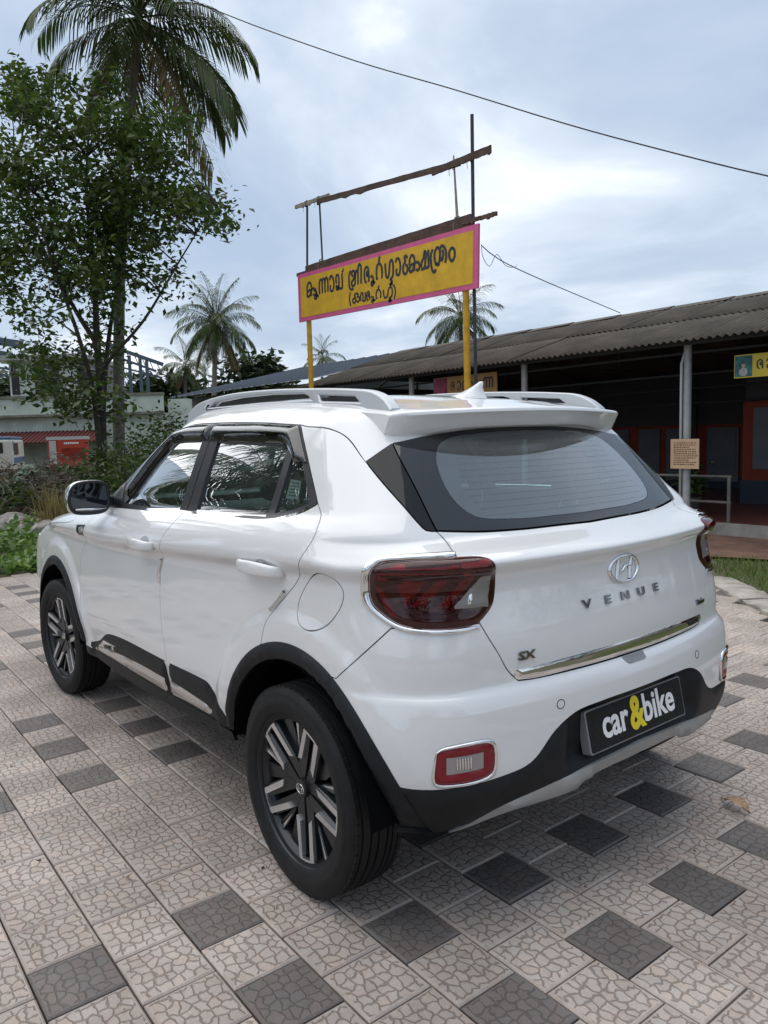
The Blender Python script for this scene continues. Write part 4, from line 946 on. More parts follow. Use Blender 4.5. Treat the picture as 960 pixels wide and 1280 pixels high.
    n4 = ND(t, 'ShaderNodeTexNoise', _Scale=170, _Detail=3); t.links.new(ge.outputs['Position'], n4.inputs['Vector'])
    oi = ND(t, 'ShaderNodeObjectInfo'); ri = ND(t, 'ShaderNodeNewGeometry')
    # brightness: per stone cell, large stains, fine grit, per tile
    def mad(src, mul, add):
        n = ND(t, 'ShaderNodeMath', operation='MULTIPLY_ADD'); n.inputs[1].default_value = mul; n.inputs[2].default_value = add; t.links.new(src, n.inputs[0]); return n.outputs[0]
    def mul(a, b_):
        n = ND(t, 'ShaderNodeMath', operation='MULTIPLY'); t.links.new(a, n.inputs[0]); t.links.new(b_, n.inputs[1]); return n.outputs[0]
    f = mul(mul(mad(sp_.outputs[0], .14, .93), mad(n3.outputs['Fac'], 1.5, .25)), mul(mul(mad(n4.outputs['Fac'], .5, .75), mad(oi.outputs['Random'], .26, .87)), mad(ri.outputs['Random Per Island'], .26, .87)))
    hs = ND(t, 'ShaderNodeMix', data_type='RGBA'); hs.inputs['A'].default_value = (*groove, 1); hs.inputs['B'].default_value = (*stone, 1); t.links.new(mr.outputs['Result'], hs.inputs['Factor'])
    tint = ND(t, 'ShaderNodeMix', data_type='RGBA'); tint.inputs['A'].default_value = (1.03, .99, .97, 1); tint.inputs['B'].default_value = (.97, 1.0, 1.03, 1); t.links.new(sp_.outputs[1], tint.inputs['Factor'])
    m1 = ND(t, 'ShaderNodeMix', data_type='RGBA', blend_type='MULTIPLY'); m1.inputs[0].default_value = 1; t.links.new(hs.outputs['Result'], m1.inputs['A']); t.links.new(tint.outputs['Result'], m1.inputs['B'])
    m2 = ND(t, 'ShaderNodeVectorMath', operation='SCALE'); t.links.new(m1.outputs['Result'], m2.inputs[0]); t.links.new(f, m2.inputs['Scale'])
    t.links.new(m2.outputs[0], b.inputs['Base Color']); b.inputs['Roughness'].default_value = .75 if not dark else .62
    hh = ND(t, 'ShaderNodeMath', operation='MULTIPLY_ADD'); hh.inputs[1].default_value = .12; t.links.new(n4.outputs['Fac'], hh.inputs[0]); t.links.new(mr.outputs['Result'], hh.inputs[2])
    bp = ND(t, 'ShaderNodeBump', _Strength=.65, _Distance=.004 if not dark else .0028); t.links.new(hh.outputs[0], bp.inputs['Height']); t.links.new(bp.outputs['Normal'], b.inputs['Normal']); return m
SOIL = ground_mat()
gnd = mk('ground', [(-400,-400,-.035),(400,-400,-.035),(400,400,-.035),(-400,400,-.035)], [(0,1,2,3)], SOIL); tag(gnd, kind='structure')
# --- paving: square cobble-pattern tiles in running bond
TL = tile_mat('paving_tile_light', (.405, .345, .303), (.225, .185, .158)); TD = tile_mat('paving_tile_dark', (.140, .122, .112), (.095, .082, .075), True)
pav_pts = [(-9,8),(7.0,8),(7.0,-4.5),(1.72,-4.5),(-.6,-2.45),(-3,-.3),(-9,-.3)]
pav = mk('paving', [(x, y, -.014) for x, y in pav_pts], [tuple(range(len(pav_pts)))[::-1]], pmat('joint_dirt', (.035, .028, .024), .95, var=.4, vscale=20)); tag(pav, kind='structure')
TW, TLN = .2004, .205; pvp = np.array(pav_pts, float)
def tile_geo(w_=.1950, l_=.1996, h=.03, c=.005):
    a, b_ = l_/2, w_/2
    V = [(-a+c,-b_+c,0),(a-c,-b_+c,0),(a-c,b_-c,0),(-a+c,b_-c,0),(-a,-b_,-c),(a,-b_,-c),(a,b_,-c),(-a,b_,-c),(-a,-b_,-h),(a,-b_,-h),(a,b_,-h),(-a,b_,-h)]
    F = [(0,1,2,3)]+[(4+i,4+(i+1) % 4,(i+1) % 4,i) for i in range(4)]+[(8+i,8+(i+1) % 4,4+(i+1) % 4,4+i) for i in range(4)]
    return V, F
TV, TF = tile_geo(); tiles = []
for k in range(-34, 30):
    for j in range(-46, 36):
        odd = k % 2
        x = .045+(j+(0 if odd else .5))*TLN; y = 1.419-(k+.5)*TW-.0078*x
        tiles.append((x, y, bool(odd and j % 2 == 0 and (j//2) % 5 in (3, 4, 0))))
tc_ = np.array([(x, y) for x, y, _ in tiles]); ok = inpoly(tc_, pvp)
tl = []
for (x, y, dk), o_ in zip(tiles, ok):
    if not o_: continue
    z = in_view((x, y, 0)); hid = -.45 < x < 3.0 and -.85 < y < .62
    tl.append((z if (z and not hid) else 1e9, x, y, dk))
tl.sort()
me_t = {}
def tile_uv(me, pitch=12):
    """flat 0-1 coordinates over each tile"""
    a, b_ = .0998, .0975; base = [(v[0]/(2*a)+.5, v[1]/(2*b_)+.5) for v in TV]; l = me.uv_layers.new(name='UVMap'); vi = np.empty(len(me.loops), np.int32); me.loops.foreach_get('vertex_index', vi)
    l.data.foreach_set('uv', np.array(base, np.float32)[vi % pitch].ravel())
for dk in (False, True):
    me = bpy.data.meshes.new('paving_tile'); me.from_pydata(TV, [], TF); me.materials.append(TD if dk else TL); tile_uv(me); me_t[dk] = me
rest = {False: MB(), True: MB()}
for i, (z, x, y, dk) in enumerate(tl):
    tilt = Matrix.Translation((x, y, nrng.normal(0, .0009))) @ Matrix.Rotation(R(-.45)+nrng.normal(0, .004), 4, 'Z') @ Matrix.Rotation(nrng.normal(0, .003), 4, 'X') @ Matrix.Rotation(nrng.normal(0, .003), 4, 'Y')
    if i < 300:
        o = bpy.data.objects.new('paving_tile', me_t[dk]); COL.objects.link(o); o.matrix_world = tilt; o.parent = pav
    else: rest[dk].add([tilt @ Vector(v) for v in TV], TF)
for dk in (False, True):
    o = rest[dk].build('paving_field', TD if dk else TL, pav); o['kind'] = 'stuff'; tile_uv(o.data)
# fallen leaf on the tiles
lf = []; ff = []
for i in range(9):
    u = i/8; w_ = .026*math.sin(math.pi*min(1, .08+u*.95))**.8; zc = .012+.020*math.sin(math.pi*u)
    for s_ in (-1, 0, 1): lf.append((-.055+.12*u, s_*w_, zc+abs(s_)*.010))
for i in range(8):
    for s_ in range(2): ff.append((i*3+s_, (i+1)*3+s_, (i+1)*3+s_+1, i*3+s_+1))
lo = mk('fallen_leaf', lf, ff, pmat('dry_leaf', (.42, .26, .15), .7, var=.35, vscale=60), smooth=True); lo.location = (-.616, -.62, .0); lo.rotation_euler = (0, 0, R(160))
tag(lo, 'dry brown curled leaf lying on a light paving tile', 'leaf')
MB().tube([(-.052, 0, .012), (-.085, .01, .008)], .003, 5).build('stalk', MATS['dry_leaf'], lo)
# concrete kerb beside the paving, grass strip, red walk
CONC = pmat('rough_concrete', (.33, .30, .265), .9, var=.35, vscale=7, bump=.8, bscale=25)
kb = MB(); kd = Vector((.749, -.662, 0)); kn = Vector((-.662, -.749, 0)); p0 = Vector((1.73, -4.50, 0))
kerb = empty('kerb_strip', p0); tag(kerb, kind='structure')
for i in range(5):
    a = p0-kd*(i*.95+.02) - p0; b_ = a-kd*.90
    m = MB(); prof = [(0, -.03), (.0, .02), (.03, .03), (.16, .035), (.28, .02), (.34, -.03)]; V = []; F = []
    nseg = 10
    for q in range(nseg+1):
        c_ = a.lerp(b_, q/nseg)
        for h, z in prof: V.append(tuple(c_+kn*(h+rng.uniform(-.012, .012))+Vector((0, 0, z+rng.uniform(-.008, .008)))))
    n_ = len(prof)
    for q in range(nseg):
        for h in range(n_-1): F.append((q*n_+h, q*n_+h+1, (q+1)*n_+h+1, (q+1)*n_+h))
    F += [tuple(range(n_)), tuple(nseg*n_+h for h in range(n_))[::-1]]
    o = mk('kerb_stone', V, F, CONC, kerb); sharp(o, 50)
REDW = pmat('red_earth_walk', (.155, .085, .062), .9, var=.45, vscale=3, bump=.5, bscale=18)
rw = mk('red_walk', [(-6,-7.5,-.006),(14,-7.5,-.006),(14,-5.6,-.006),(2.9,-5.6,-.006),(1.0,-6.3,-.006),(-6,-6.9,-.006)], [(0,1,2,3,4,5)], REDW); tag(rw, kind='structure')
# --- leaf and grass helpers
def leaf_mat(name, c0, c1, trans=.35, rough=.5):
    m, t, b = nmat(name); ge = ND(t, 'ShaderNodeNewGeometry'); rp = ND(t, 'ShaderNodeValToRGB'); rp.color_ramp.elements[0].color = (*c0, 1); rp.color_ramp.elements[1].color = (*c1, 1)
    t.links.new(ge.outputs['Random Per Island'], rp.inputs[0]); t.links.new(rp.outputs[0], b.inputs['Base Color']); b.inputs['Roughness'].default_value = rough
    tr_ = ND(t, 'ShaderNodeBsdfTranslucent'); t.links.new(rp.outputs[0], tr_.inputs[0]); mx = ND(t, 'ShaderNodeMixShader'); mx.inputs[0].default_value = trans
    t.links.new(b.outputs[0], mx.inputs[1]); t.links.new(tr_.outputs[0], mx.inputs[2]); t.links.new(mx.outputs[0], t.nodes['Material Output'].inputs['Surface']); return m
def leaf_cloud(P, size, var=.35, aspect=.45, droop=.3, seed=1):
    """one folded leaf (4 triangles) at each point of P"""
    r = np.random.default_rng(seed); n = len(P); d = r.normal(size=(n, 3)); d[:, 2] = d[:, 2]*.5-droop; d /= np.linalg.norm(d, axis=1, keepdims=True)
    up = r.normal(size=(n, 3))*.5+[0, 0, 1]; s = np.cross(d, up); s /= np.maximum(np.linalg.norm(s, axis=1, keepdims=True), 1e-6); u = np.cross(s, d)
    L_ = (size*(1+var*r.uniform(-1, 1, n)))[:, None]; W_ = L_*aspect/2
    a = P; b_ = P+d*L_*.45+s*W_+u*W_*.25; c = P+d*L_; e_ = P+d*L_*.45-s*W_+u*W_*.25; mid = P+d*L_*.5
    V = np.stack([a, b_, c, e_], 1).reshape(-1, 3); i = np.arange(n)*4
    F = np.concatenate([np.stack([i, i+1, i+2], 1), np.stack([i, i+2, i+3], 1)]); return V, F
def mesh_np(name, V, F, mat, parent=None):
    me = bpy.data.meshes.new(name); V = np.asarray(V, np.float32); F = np.asarray(F, np.int32); k = F.shape[1]
    me.vertices.add(len(V)); me.vertices.foreach_set('co', V.ravel()); me.loops.add(F.size); me.loops.foreach_set('vertex_index', F.ravel())
    me.polygons.add(len(F)); me.polygons.foreach_set('loop_start', np.arange(0, F.size, k, dtype=np.int32)); me.polygons.foreach_set('loop_total', np.full(len(F), k, np.int32))
    me.materials.append(mat); me.update(calc_edges=True); me.validate()
    o = bpy.data.objects.new(name, me); COL.objects.link(o)
    if parent: o.parent = parent
    return o
def blades(P, h, wdt, seed, lean=.35):
    r = np.random.default_rng(seed); n = len(P); a = r.uniform(0, 2*math.pi, n); hh = h*(.5+r.uniform(0, 1, n)); l = lean*r.uniform(.2, 1.2, n)*hh
    d = np.stack([np.cos(a), np.sin(a), np.zeros(n)], 1); s = np.stack([-np.sin(a), np.cos(a), np.zeros(n)], 1)*wdt; z = np.array([0, 0, 1.])
    v0 = P-s; v1 = P+s; v2 = P+d*l[:, None]*.4+z*hh[:, None]*.6+s*.7; v3 = P+d*l[:, None]*.4+z*hh[:, None]*.6-s*.7; v4 = P+d*l[:, None]+z*hh[:, None]
    V = np.stack([v0, v1, v2, v3, v4], 1).reshape(-1, 3); i = np.arange(n)*5
    F = np.concatenate([np.stack([i, i+1, i+2], 1), np.stack([i, i+2, i+3], 1), np.stack([i+3, i+2, i+4], 1)]); return V, F
def scatter(poly, n, seed, z=0.):
    r = np.random.default_rng(seed); poly = np.array(poly, float); lo_, hi_ = poly.min(0), poly.max(0); q = r.uniform(lo_, hi_, (n*4, 2)); q = q[inpoly(q, poly)][:n]
    return np.column_stack([q, np.full(len(q), z)])
GRASS = leaf_mat('lawn_grass', (.075, .14, .022), (.17, .23, .05), .3); BARK = pmat('tree_bark', (.055, .045, .038), .9, var=.4, vscale=9, bump=.8, bscale=30)
V, F = blades(scatter([(.2,-3.65),(1.9,-5.05),(6,-5.0),(6,-5.75),(2.8,-5.75),(.9,-6.35),(-3,-6.9),(-5,-4),(-2.5,-1.5)], 26000, 5, -.03), .05, .004, 6, .6)
tag(mesh_np('lawn', V, F, GRASS), kind='stuff')
# ------------------------------------------------------------------ open hall with the corrugated roof
ASB = pmat('asbestos_sheet', (.082, .070, .057), .9, var=.45, vscale=1.6, bump=.4, bscale=40, det=9)
STEEL = pmat('galvanised_pipe', (.42, .43, .43), .5, .3, var=.2, vscale=6); DSTEEL = pmat('dull_steel', (.035, .038, .042), .7)
hall = empty('open_hall', (4, -9.8, 0)); tag(hall, 'long open hall with dark corrugated roof on pipe posts beside the lawn', 'building')
HO = Vector((4, -9.8, 0))
def hp(m): m.v = [tuple(Vector(v)-HO) for v in m.v]; return m
EY, EZ, RY, RZ = -6.9, 2.46, -9.8, 3.33
def corr_sheet(w_, l_, pitch=.1022, amp=.017):
    n = int(w_/pitch*6); V = []; F = []
    for i in range(n+1):
        x = w_*i/n; z = amp*math.cos(2*math.pi*x/pitch)
        V += [(x, 0, z), (x, l_, z), (x, 0, z-.007), (x, l_, z-.007)]
    for i in range(n): a = 4*i; b_ = a+4; F += [(a, b_, b_+1, a+1), (a+2, a+3, b_+3, b_+2), (a, a+2, b_+2, b_)]
    return V, F
SLO = math.atan2(RZ-EZ, EY-RY); SL = math.hypot(RZ-EZ, EY-RY)
cv, cf = corr_sheet(1.022, SL/2+.10); me_sh = bpy.data.meshes.new('roof_sheet'); me_sh.from_pydata(cv, [], cf); me_sh.materials.append(ASB); me_sh.polygons.foreach_set('use_smooth', [True]*len(cf))
for row in range(2):
    for i in range(17):
        o = bpy.data.objects.new('roof_sheet', me_sh); COL.objects.link(o); o.parent = hall
        t0 = row*SL/2-.02; y = EY-t0*math.cos(SLO); z = EZ+t0*math.sin(SLO)+(.016 if row else 0)
        o.matrix_local = Matrix.Translation(Vector((12.4-1.022*i+rng.uniform(-.006, .006), y+rng.uniform(-.015, .015), z+rng.uniform(0, .006)))-HO) @ Matrix.Rotation(math.pi, 4, 'Z') @ Matrix.Rotation(SLO+rng.uniform(-.003, .003), 4, 'X')
hp(MB().add([(-4.9, RY, RZ-.03), (12.4, RY, RZ-.03), (12.4, 2*RY-EY, EZ), (-4.9, 2*RY-EY, EZ)], [(0, 1, 2, 3)])).build('roof_back_slope', ASB, hall)
for i in range(17):
    x1 = 12.42-1.022*i
    hp(MB().add([(x1-1.04, RY+.20, RZ-.018+rng.uniform(0, .012)), (x1, RY+.20, RZ-.03), (x1, RY, RZ+.045), (x1-1.04, RY, RZ+.055), (x1-1.04, RY-.2, RZ-.02), (x1, RY-.2, RZ-.02)], [(0, 1, 2, 3), (3, 2, 5, 4)])).build('ridge_cap', ASB, hall)
WHITEWASH = pmat('whitewash', (.55, .56, .55), .85, var=.12, vscale=5)
for x in (3.53, 6.30, 9.05, 11.8, .75, -2.0, -4.6):
    m = MB().tube([(x, -7.3, .1), (x, -7.3, 2.44)], .052, 14); hp(m).build('post', STEEL, hall, auto=50)
    hp(MB().box((x-.11, -7.41, .15), (x+.11, -7.19, .19))).build('post_foot', CONC, hall)
for x in (3.53, 6.30, 9.05, 11.8, .75, -2.0, -4.6):
    hp(MB().tube([(x, -12.3, .1), (x, -12.3, 2.44)], .05, 8)).build('post', DSTEEL, hall)
    hp(MB().bar((x, -7.3, 2.42), (x, -9.8, 3.20), .05, .05).bar((x, -12.3, 2.42), (x, -9.8, 3.20), .05, .05).bar((x, -7.3, 2.40), (x, -12.3, 2.40), .045, .045).bar((x, -9.8, 2.42), (x, -9.8, 3.2), .04, .04).bar((x, -8.6, 2.42), (x, -9.8, 3.16), .03, .03)).build('roof_truss', DSTEEL, hall)
for y, z in ((-7.05, 2.455), (-8.2, 2.80), (-9.3, 3.11)): hp(MB().bar((-4.8, y, z-.02), (12.3, y, z-.02), .04, .05)).build('purlin', DSTEEL, hall)
for y, z, r in ((-7.33, 2.31, .018), (-7.9, 2.08, .016), (-9.6, 1.98, .02), (-9.9, 1.75, .018)): hp(MB().tube([(-4.8, y, z), (3.5, y, z+.03), (12.3, y, z-.02)], r, 6)).build('pipe', DSTEEL, hall)
hp(MB().tube([(3.585, -7.245, .2), (3.585, -7.245, 2.2), (3.55, -7.27, 2.36)], .017, 8)).build('drain_pipe', pmat('pale_pipe', (.55, .57, .58), .45), hall, smooth=True)
FLOORR = pmat('red_oxide_floor', (.13, .042, .035), .35, var=.3, vscale=3); REDWALL = pmat('red_wall_paint', (.26, .038, .018), .75, var=.2, vscale=2); BLUEPL = pmat('blue_plinth_paint', (.022, .040, .060), .7); DARKW = pmat('dark_upper_wall', (.07, .07, .08), .85)
DOORP = pmat('pale_door_paint', (.13, .14, .165), .6, var=.12, vscale=3)
hp(MB().box((-5, -12.6, -.03), (12.5, -7.50, .15))).build('floor_slab', FLOORR, hall)
hp(MB().box((-5, -7.50, -.03), (12.5, -7.42, .148))).build('step_edge', pmat('step_cement', (.26, .25, .235), .85, var=.25, vscale=6), hall)
hp(MB().box((-5, -12.75, .15), (12.5, -12.6, .40))).build('plinth', BLUEPL, hall); hp(MB().box((-5, -12.75, .40), (12.5, -12.6, 1.42))).build('wall', REDWALL, hall); hp(MB().box((-5, -12.75, 1.42), (12.5, -12.6, 2.47))).build('upper_wall', DARKW, hall)
hp(MB().box((12.38, -12.6, .15), (12.5, -7.6, 2.42))).build('added_end_wall', DARKW, hall)  # wall added to close this end and keep daylight out of the hall
for x0, x1 in ((8.0, 8.75), (7.25, 7.75), (6.55, 7.1), (5.55, 6.2), (9.6, 10.4), (11, 11.8)):
    d_ = hp(MB().box((x0, -12.60, .30), (x1, -12.565, 1.36))).build('door', DOORP, hall)
    hp(MB().box((x0+.06, -12.565, .42), (x1-.06, -12.557, .78)).box((x0+.06, -12.565, .88), (x1-.06, -12.557, 1.28))).build('door_panel', DOORP, d_)
# room in front of the back wall
hp(MB().box((-4, -12.6, .15), (4.22, -10.05, .52))).build('plinth', BLUEPL, hall); hp(MB().box((-4, -12.6, .52), (4.20, -10.07, 1.80))).build('wall', REDWALL, hall); hp(MB().box((-4, -12.6, 1.80), (4.18, -10.09, 2.42))).build('upper_wall', DARKW, hall)
pn = hp(MB().box((2.2, -10.07, .70), (4.02, -10.035, 1.66))).build('wall_panel', DOORP, hall)
pos = MB().box((3.15, -10.02, .76), (3.72, -10.010, 1.62)).build('poster', pmat('poster_yellow', (.50, .34, .04), .5, var=.5, vscale=6)); tag(pos, 'yellow and green poster stuck on the grey panel of the red wall', 'poster')
MB().box((3.15, -10.009, .76), (3.72, -10.006, .93)).build('poster_band', pmat('poster_green', (.02, .18, .08), .5, var=.3, vscale=8), pos)
# --- railing by the step
RAILP = pmat('railing_pipe', (.16, .155, .14), .6, .2, var=.3, vscale=5)
rl = empty('railing', (3.1, -7.58, 0)); tag(rl, 'low pipe railing on the hall step beside the notice post', 'railing')
for x in (0, 2.4): MB().tube([(x, 0, .0), (x, 0, .74)], .024, 10).build('upright', RAILP, rl, auto=50)
for z in (.735, .40): MB().tube([(-.03, 0, z), (2.45, 0, z)], .019, 8).build('bar', RAILP, rl, auto=50)
# --- signs on the hall
def board(name, x0, x1, z0, z1, y, mat, label, cat, th=.02):
    b_ = MB().box((x0, y-th, z0), (x1, y, z1)).build(name, mat); tag(b_, label, cat); return b_
def stroke(parent, name, pts, half, mat, y, step=.012):
    """a painted brush stroke on a board facing +y; pts are (x, z) in the world"""
    c = catmull(pts, step); d = np.gradient(c, axis=0); d /= np.maximum(np.linalg.norm(d, axis=1, keepdims=True), 1e-9); n = np.stack([-d[:, 1], d[:, 0]], 1); k = len(c)
    V = [(p[0], y, p[1]) for p in c+n*half]+[(p[0], y, p[1]) for p in c-n*half]; F = [(i, i+1, k+i+1, k+i) for i in range(k-1)]
    return V, F
YEL = pmat('sign_yellow', (.66, .385, .010), .55, var=.18, vscale=5); PINK = pmat('sign_pink', (.62, .10, .25), .5, var=.15, vscale=6); INK = pmat('sign_ink', (.016, .018, .028), .5, var=.3, vscale=20); INKG = pmat('sign_ink_highlight', (.30, .33, .33), .5)
# glyph strokes in a unit box (x to the right as read, y up)
G = {
 'ka': [[(.02,.42),(.06,.72),(.24,.95),(.44,.88),(.52,.6),(.50,.3),(.46,.02)], [(.46,.45),(.20,.42),(.02,.26),(.08,.06),(.26,.05),(.42,.25),(.56,.46),(.78,.48),(.96,.34),(.96,.12),(.80,.02),(.66,.12)]],
 'u': [[(.0,.30),(.25,.35),(.55,.20),(.60,-.05),(.40,-.22),(.15,-.18),(.2,-.02),(.5,0),(.95,-.12)]],
 'nna': [[(.02,.02),(.0,.5),(.06,.85),(.18,.97),(.30,.85),(.33,.5),(.33,.02)], [(.33,.6),(.38,.88),(.50,.97),(.62,.85),(.64,.5),(.64,.02)], [(.64,.6),(.70,.88),(.82,.97),(.95,.85),(.98,.5),(.96,.02)]],
 'aa': [[(.0,.78),(.25,.98),(.65,.95),(.95,.65),(.95,.32),(.65,.03),(.28,.05),(.12,.25),(.28,.42)]],
 'va': [[(.10,.45),(.02,.72),(.14,.95),(.34,.95),(.46,.70),(.42,.30),(.28,.04),(.08,.08),(.05,.28),(.30,.18),(.62,.05),(.92,.05)], [(.92,.98),(.94,.5),(.92,.03)]],
 'virama': [[(.0,.3),(.2,.0),(.6,.1),(.8,.6),(.5,.8)]],
 'sri': [[(.16,1.02),(.03,.80),(.0,.35),(.05,-.05),(.22,-.18),(.34,-.10)], [(.34,.62),(.22,.78),(.30,.95),(.44,.90),(.46,.65),(.36,.42),(.20,.28),(.24,.06),(.40,.05),(.50,.25),(.52,.60),(.60,.90),(.70,.85),(.73,.4),(.71,.03)], [(.73,.6),(.76,1.05),(.86,1.25),(.97,1.1),(.98,.6),(.94,.03)]],
 'da': [[(.30,.02),(.10,.15),(.0,.50),(.10,.85),(.35,.98),(.60,.82),(.62,.55),(.42,.42),(.34,.58),(.50,.72)], [(.62,.55),(.66,.28),(.60,.04)]],
 'chr': [[(.0,.05),(-.02,.50),(.12,.88),(.42,.98),(.74,.80),(.86,.45),(.78,.05)], [(.46,.98),(.44,1.22),(.60,1.38)], [(.10,.05),(.08,.2)]],
 'gga': [[(.0,.90),(.02,.45),(.10,.10),(.26,.02),(.42,.20),(.50,.60),(.62,.92),(.80,.98),(.94,.75),(.95,.30),(.86,.02),(.60,-.12),(.78,-.28),(.52,-.42),(.86,-.40)]],
 'ee': [[(.95,.85),(.70,1.0),(.40,.96),(.50,.70),(.20,.55),(.05,.30),(.20,.04),(.60,.0),(.92,.20),(.80,.45),(.5,.5)]],
 'ssa': [[(.0,.15),(.10,.45),(.32,.62),(.50,.98),(.66,.85),(.55,.45),(.40,.08),(.0,.02)], [(.40,.05),(.96,.05)], [(.96,1.0),(.94,.5),(.96,.02)]],
 'tra': [[(.14,.98),(.02,.70),(.02,.2),(.12,-.22),(.26,-.28),(.30,-.12)], [(.36,.05),(.26,.35),(.28,.80),(.44,1.0),(.58,.80),(.56,.30),(.46,.04),(.38,.15)], [(.58,.85),(.72,1.02),(.90,.85),(.98,.45),(.92,.05)], [(.56,.5),(.70,.25),(.80,.55),(.74,.8)]],
 'm': [[(.5,.80),(.90,.62),(.92,.28),(.5,.08),(.10,.28),(.10,.62),(.5,.80)]],
 'lp': [[(.9,1.2),(.3,.7),(.3,.2),(.9,-.25)]], 'rp': [[(.1,1.2),(.7,.7),(.7,.2),(.1,-.25)]],
 'ja': [[(.35,.45),(.10,.50),(.02,.22),(.20,.02),(.42,.12),(.46,.50),(.30,.85),(.55,.98),(.80,.85),(.70,.62),(.95,.50),(.98,.2),(.75,.03),(.58,.2)]],
 'la': [[(.05,.10),(.02,.55),(.16,.92),(.40,.92),(.50,.60),(.46,.20),(.34,.05)], [(.46,.2),(.60,.05),(.92,.08)], [(.92,.95),(.95,.5),(.92,.04)]],
}
def glyphs(parent, items, y, half, name='letter'):
    """items: (glyph, x_left, x_right, z_base, height); the board faces +y, so reading order runs to smaller x"""
    for g, xl, xr, zb, hgt in items:
        Vv = []; Ff = []
        for i, s_ in enumerate(G[g]):
            V, F = stroke(None, '', [(xl+(xr-xl)*a, zb+hgt*b_) for a, b_ in s_], half*(1 if hgt > .17 else .75), None, y+.0006*i); n = len(Vv); Vv += V; Ff += [tuple(k+n for k in f) for f in F]
        o = mk(name, Vv, Ff, INK, parent); sv = o.modifiers.new('solid', 'SOLIDIFY'); sv.thickness = .0012; sv.offset = 0
hs1 = board('hall_sign', 1.1, 2.86, 1.96, 2.235, -7.20, pmat('hall_sign_yellow', (.60, .45, .05), .5, var=.1, vscale=4), 'yellow board with a teal portrait panel hanging under the hall eave', 'sign')
MB().box((2.64, -7.199, 1.975), (2.85, -7.195, 2.22)).build('picture', pmat('picture_teal', (.02, .13, .13), .5, var=.6, vscale=14), hs1)
pcx, pcz = 2.745, 2.09
def disc(x, z, rx, rz, y, n=14): return MB().add([(x+rx*math.cos(2*math.pi*k/n), y, z+rz*math.sin(2*math.pi*k/n)) for k in range(n)], [tuple(range(n))])
disc(pcx, pcz-.06, .055, .05, -7.1945).build('figure', pmat('figure_robe', (.35, .36, .34), .6, var=.4, vscale=40), hs1); disc(pcx, pcz+.02, .024, .034, -7.194).build('figure', pmat('figure_face', (.42, .30, .22), .6), hs1); disc(pcx, pcz+.055, .03, .024, -7.1938).build('figure', pmat('figure_crown', (.05, .08, .06), .6), hs1)
glyphs(hs1, [('da', 2.58, 2.48, 2.05, .11), ('aa', 2.47, 2.41, 2.05, .11), ('ka', 2.38, 2.26, 2.05, .11), ('la', 2.22, 2.10, 2.05, .11), ('va', 2.06, 1.94, 2.05, .11)], -7.197, .011)
hs2 = board('hall_sign', 6.88, 8.42, 2.04, 2.37, -7.28, pmat('hall_sign_ochre', (.46, .27, .10), .6, var=.2, vscale=5), 'ochre board with a pink end hanging deep under the hall eave', 'sign')
MB().box((8.06, -7.279, 2.05), (8.41, -7.275, 2.36)).build('picture', pmat('picture_rose', (.34, .07, .13), .6, var=.5, vscale=9), hs2)
glyphs(hs2, [('da', 7.96, 7.84, 2.12, .16), ('aa', 7.80, 7.72, 2.12, .16), ('ka', 7.68, 7.54, 2.12, .16), ('m', 7.50, 7.42, 2.12, .16), ('la', 7.38, 7.24, 2.12, .16), ('nna', 7.18, 6.96, 2.12, .18)], -7.276, .013)
nb_ = board('notice_board', 3.305, 3.70, .852, 1.235, -7.20, pmat('notice_cream', (.60, .42, .26), .7, var=.10, vscale=9), 'cream notice board with lines of small writing tied to a hall post', 'notice', .015)
rr_ = np.random.default_rng(3)
for i in range(11):
    z = 1.185-i*.0278; x = 3.655; m = MB(); end = 3.34+(rr_.uniform(0, .16) if i in (0, 2, 8) else rr_.uniform(0, .03))
    while x > end:
        l_ = rr_.uniform(.012, .04); m.box((x-l_, -7.1995, z-.006), (x, -7.1985, z+.005+rr_.uniform(0, .003))); x -= l_+rr_.uniform(.006, .012)
    o = m.build('written_line', MATS.get('notice_ink') or pmat('notice_ink', (.16, .085, .04), .7), nb_); o['kind'] = 'stuff'
# ------------------------------------------------------------------ temple sign on two yellow posts
YPOST = pmat('post_yellow', (.56, .30, .012), .5, var=.25, vscale=9); WOOD = pmat('weathered_wood', (.085, .050, .036), .85, var=.45, vscale=7, bump=.6, bscale=40); BAMB = pmat('pale_stick', (.30, .25, .19), .8, var=.3, vscale=12); IRON = pmat('iron_pole', (.050, .055, .062), .6, .3, var=.3, vscale=6)
sg_ = empty('sign_board', (7.1, -5.0, 0)); tag(sg_, 'yellow sign with pink border and black lettering on two yellow posts', 'sign')
SO = Vector((7.1, -5.0, 0))
def so(m): m.v = [tuple(Vector(v)-SO) for v in m.v]; return m
TLc, TRc, BRc, BLc = (9.19, 4.072), (4.985, 3.959), (5.015, 3.184), (9.196, 3.304)
def quadslab(c, y0, y1): return MB().add([(x, y0, z) for x, z in c]+[(x, y1, z) for x, z in c], [(0, 1, 2, 3)[::-1], (4, 5, 6, 7), (0, 1, 5, 4), (1, 2, 6, 5), (2, 3, 7, 6), (3, 0, 4, 7)])
def lerp2(u, v):
    a = np.array(TLc)+(np.array(TRc)-np.array(TLc))*u; b_ = np.array(BLc)+(np.array(BRc)-np.array(BLc))*u; return tuple(b_+(a-b_)*v)
o = so(quadslab([TLc, TRc, BRc, BLc], -5.03, -5.0)).build('board', PINK, sg_); bm = bmesh.new(); bm.from_mesh(o.data); bmesh.ops.recalc_face_normals(bm, faces=bm.faces); bm.to_mesh(o.data); bm.free()
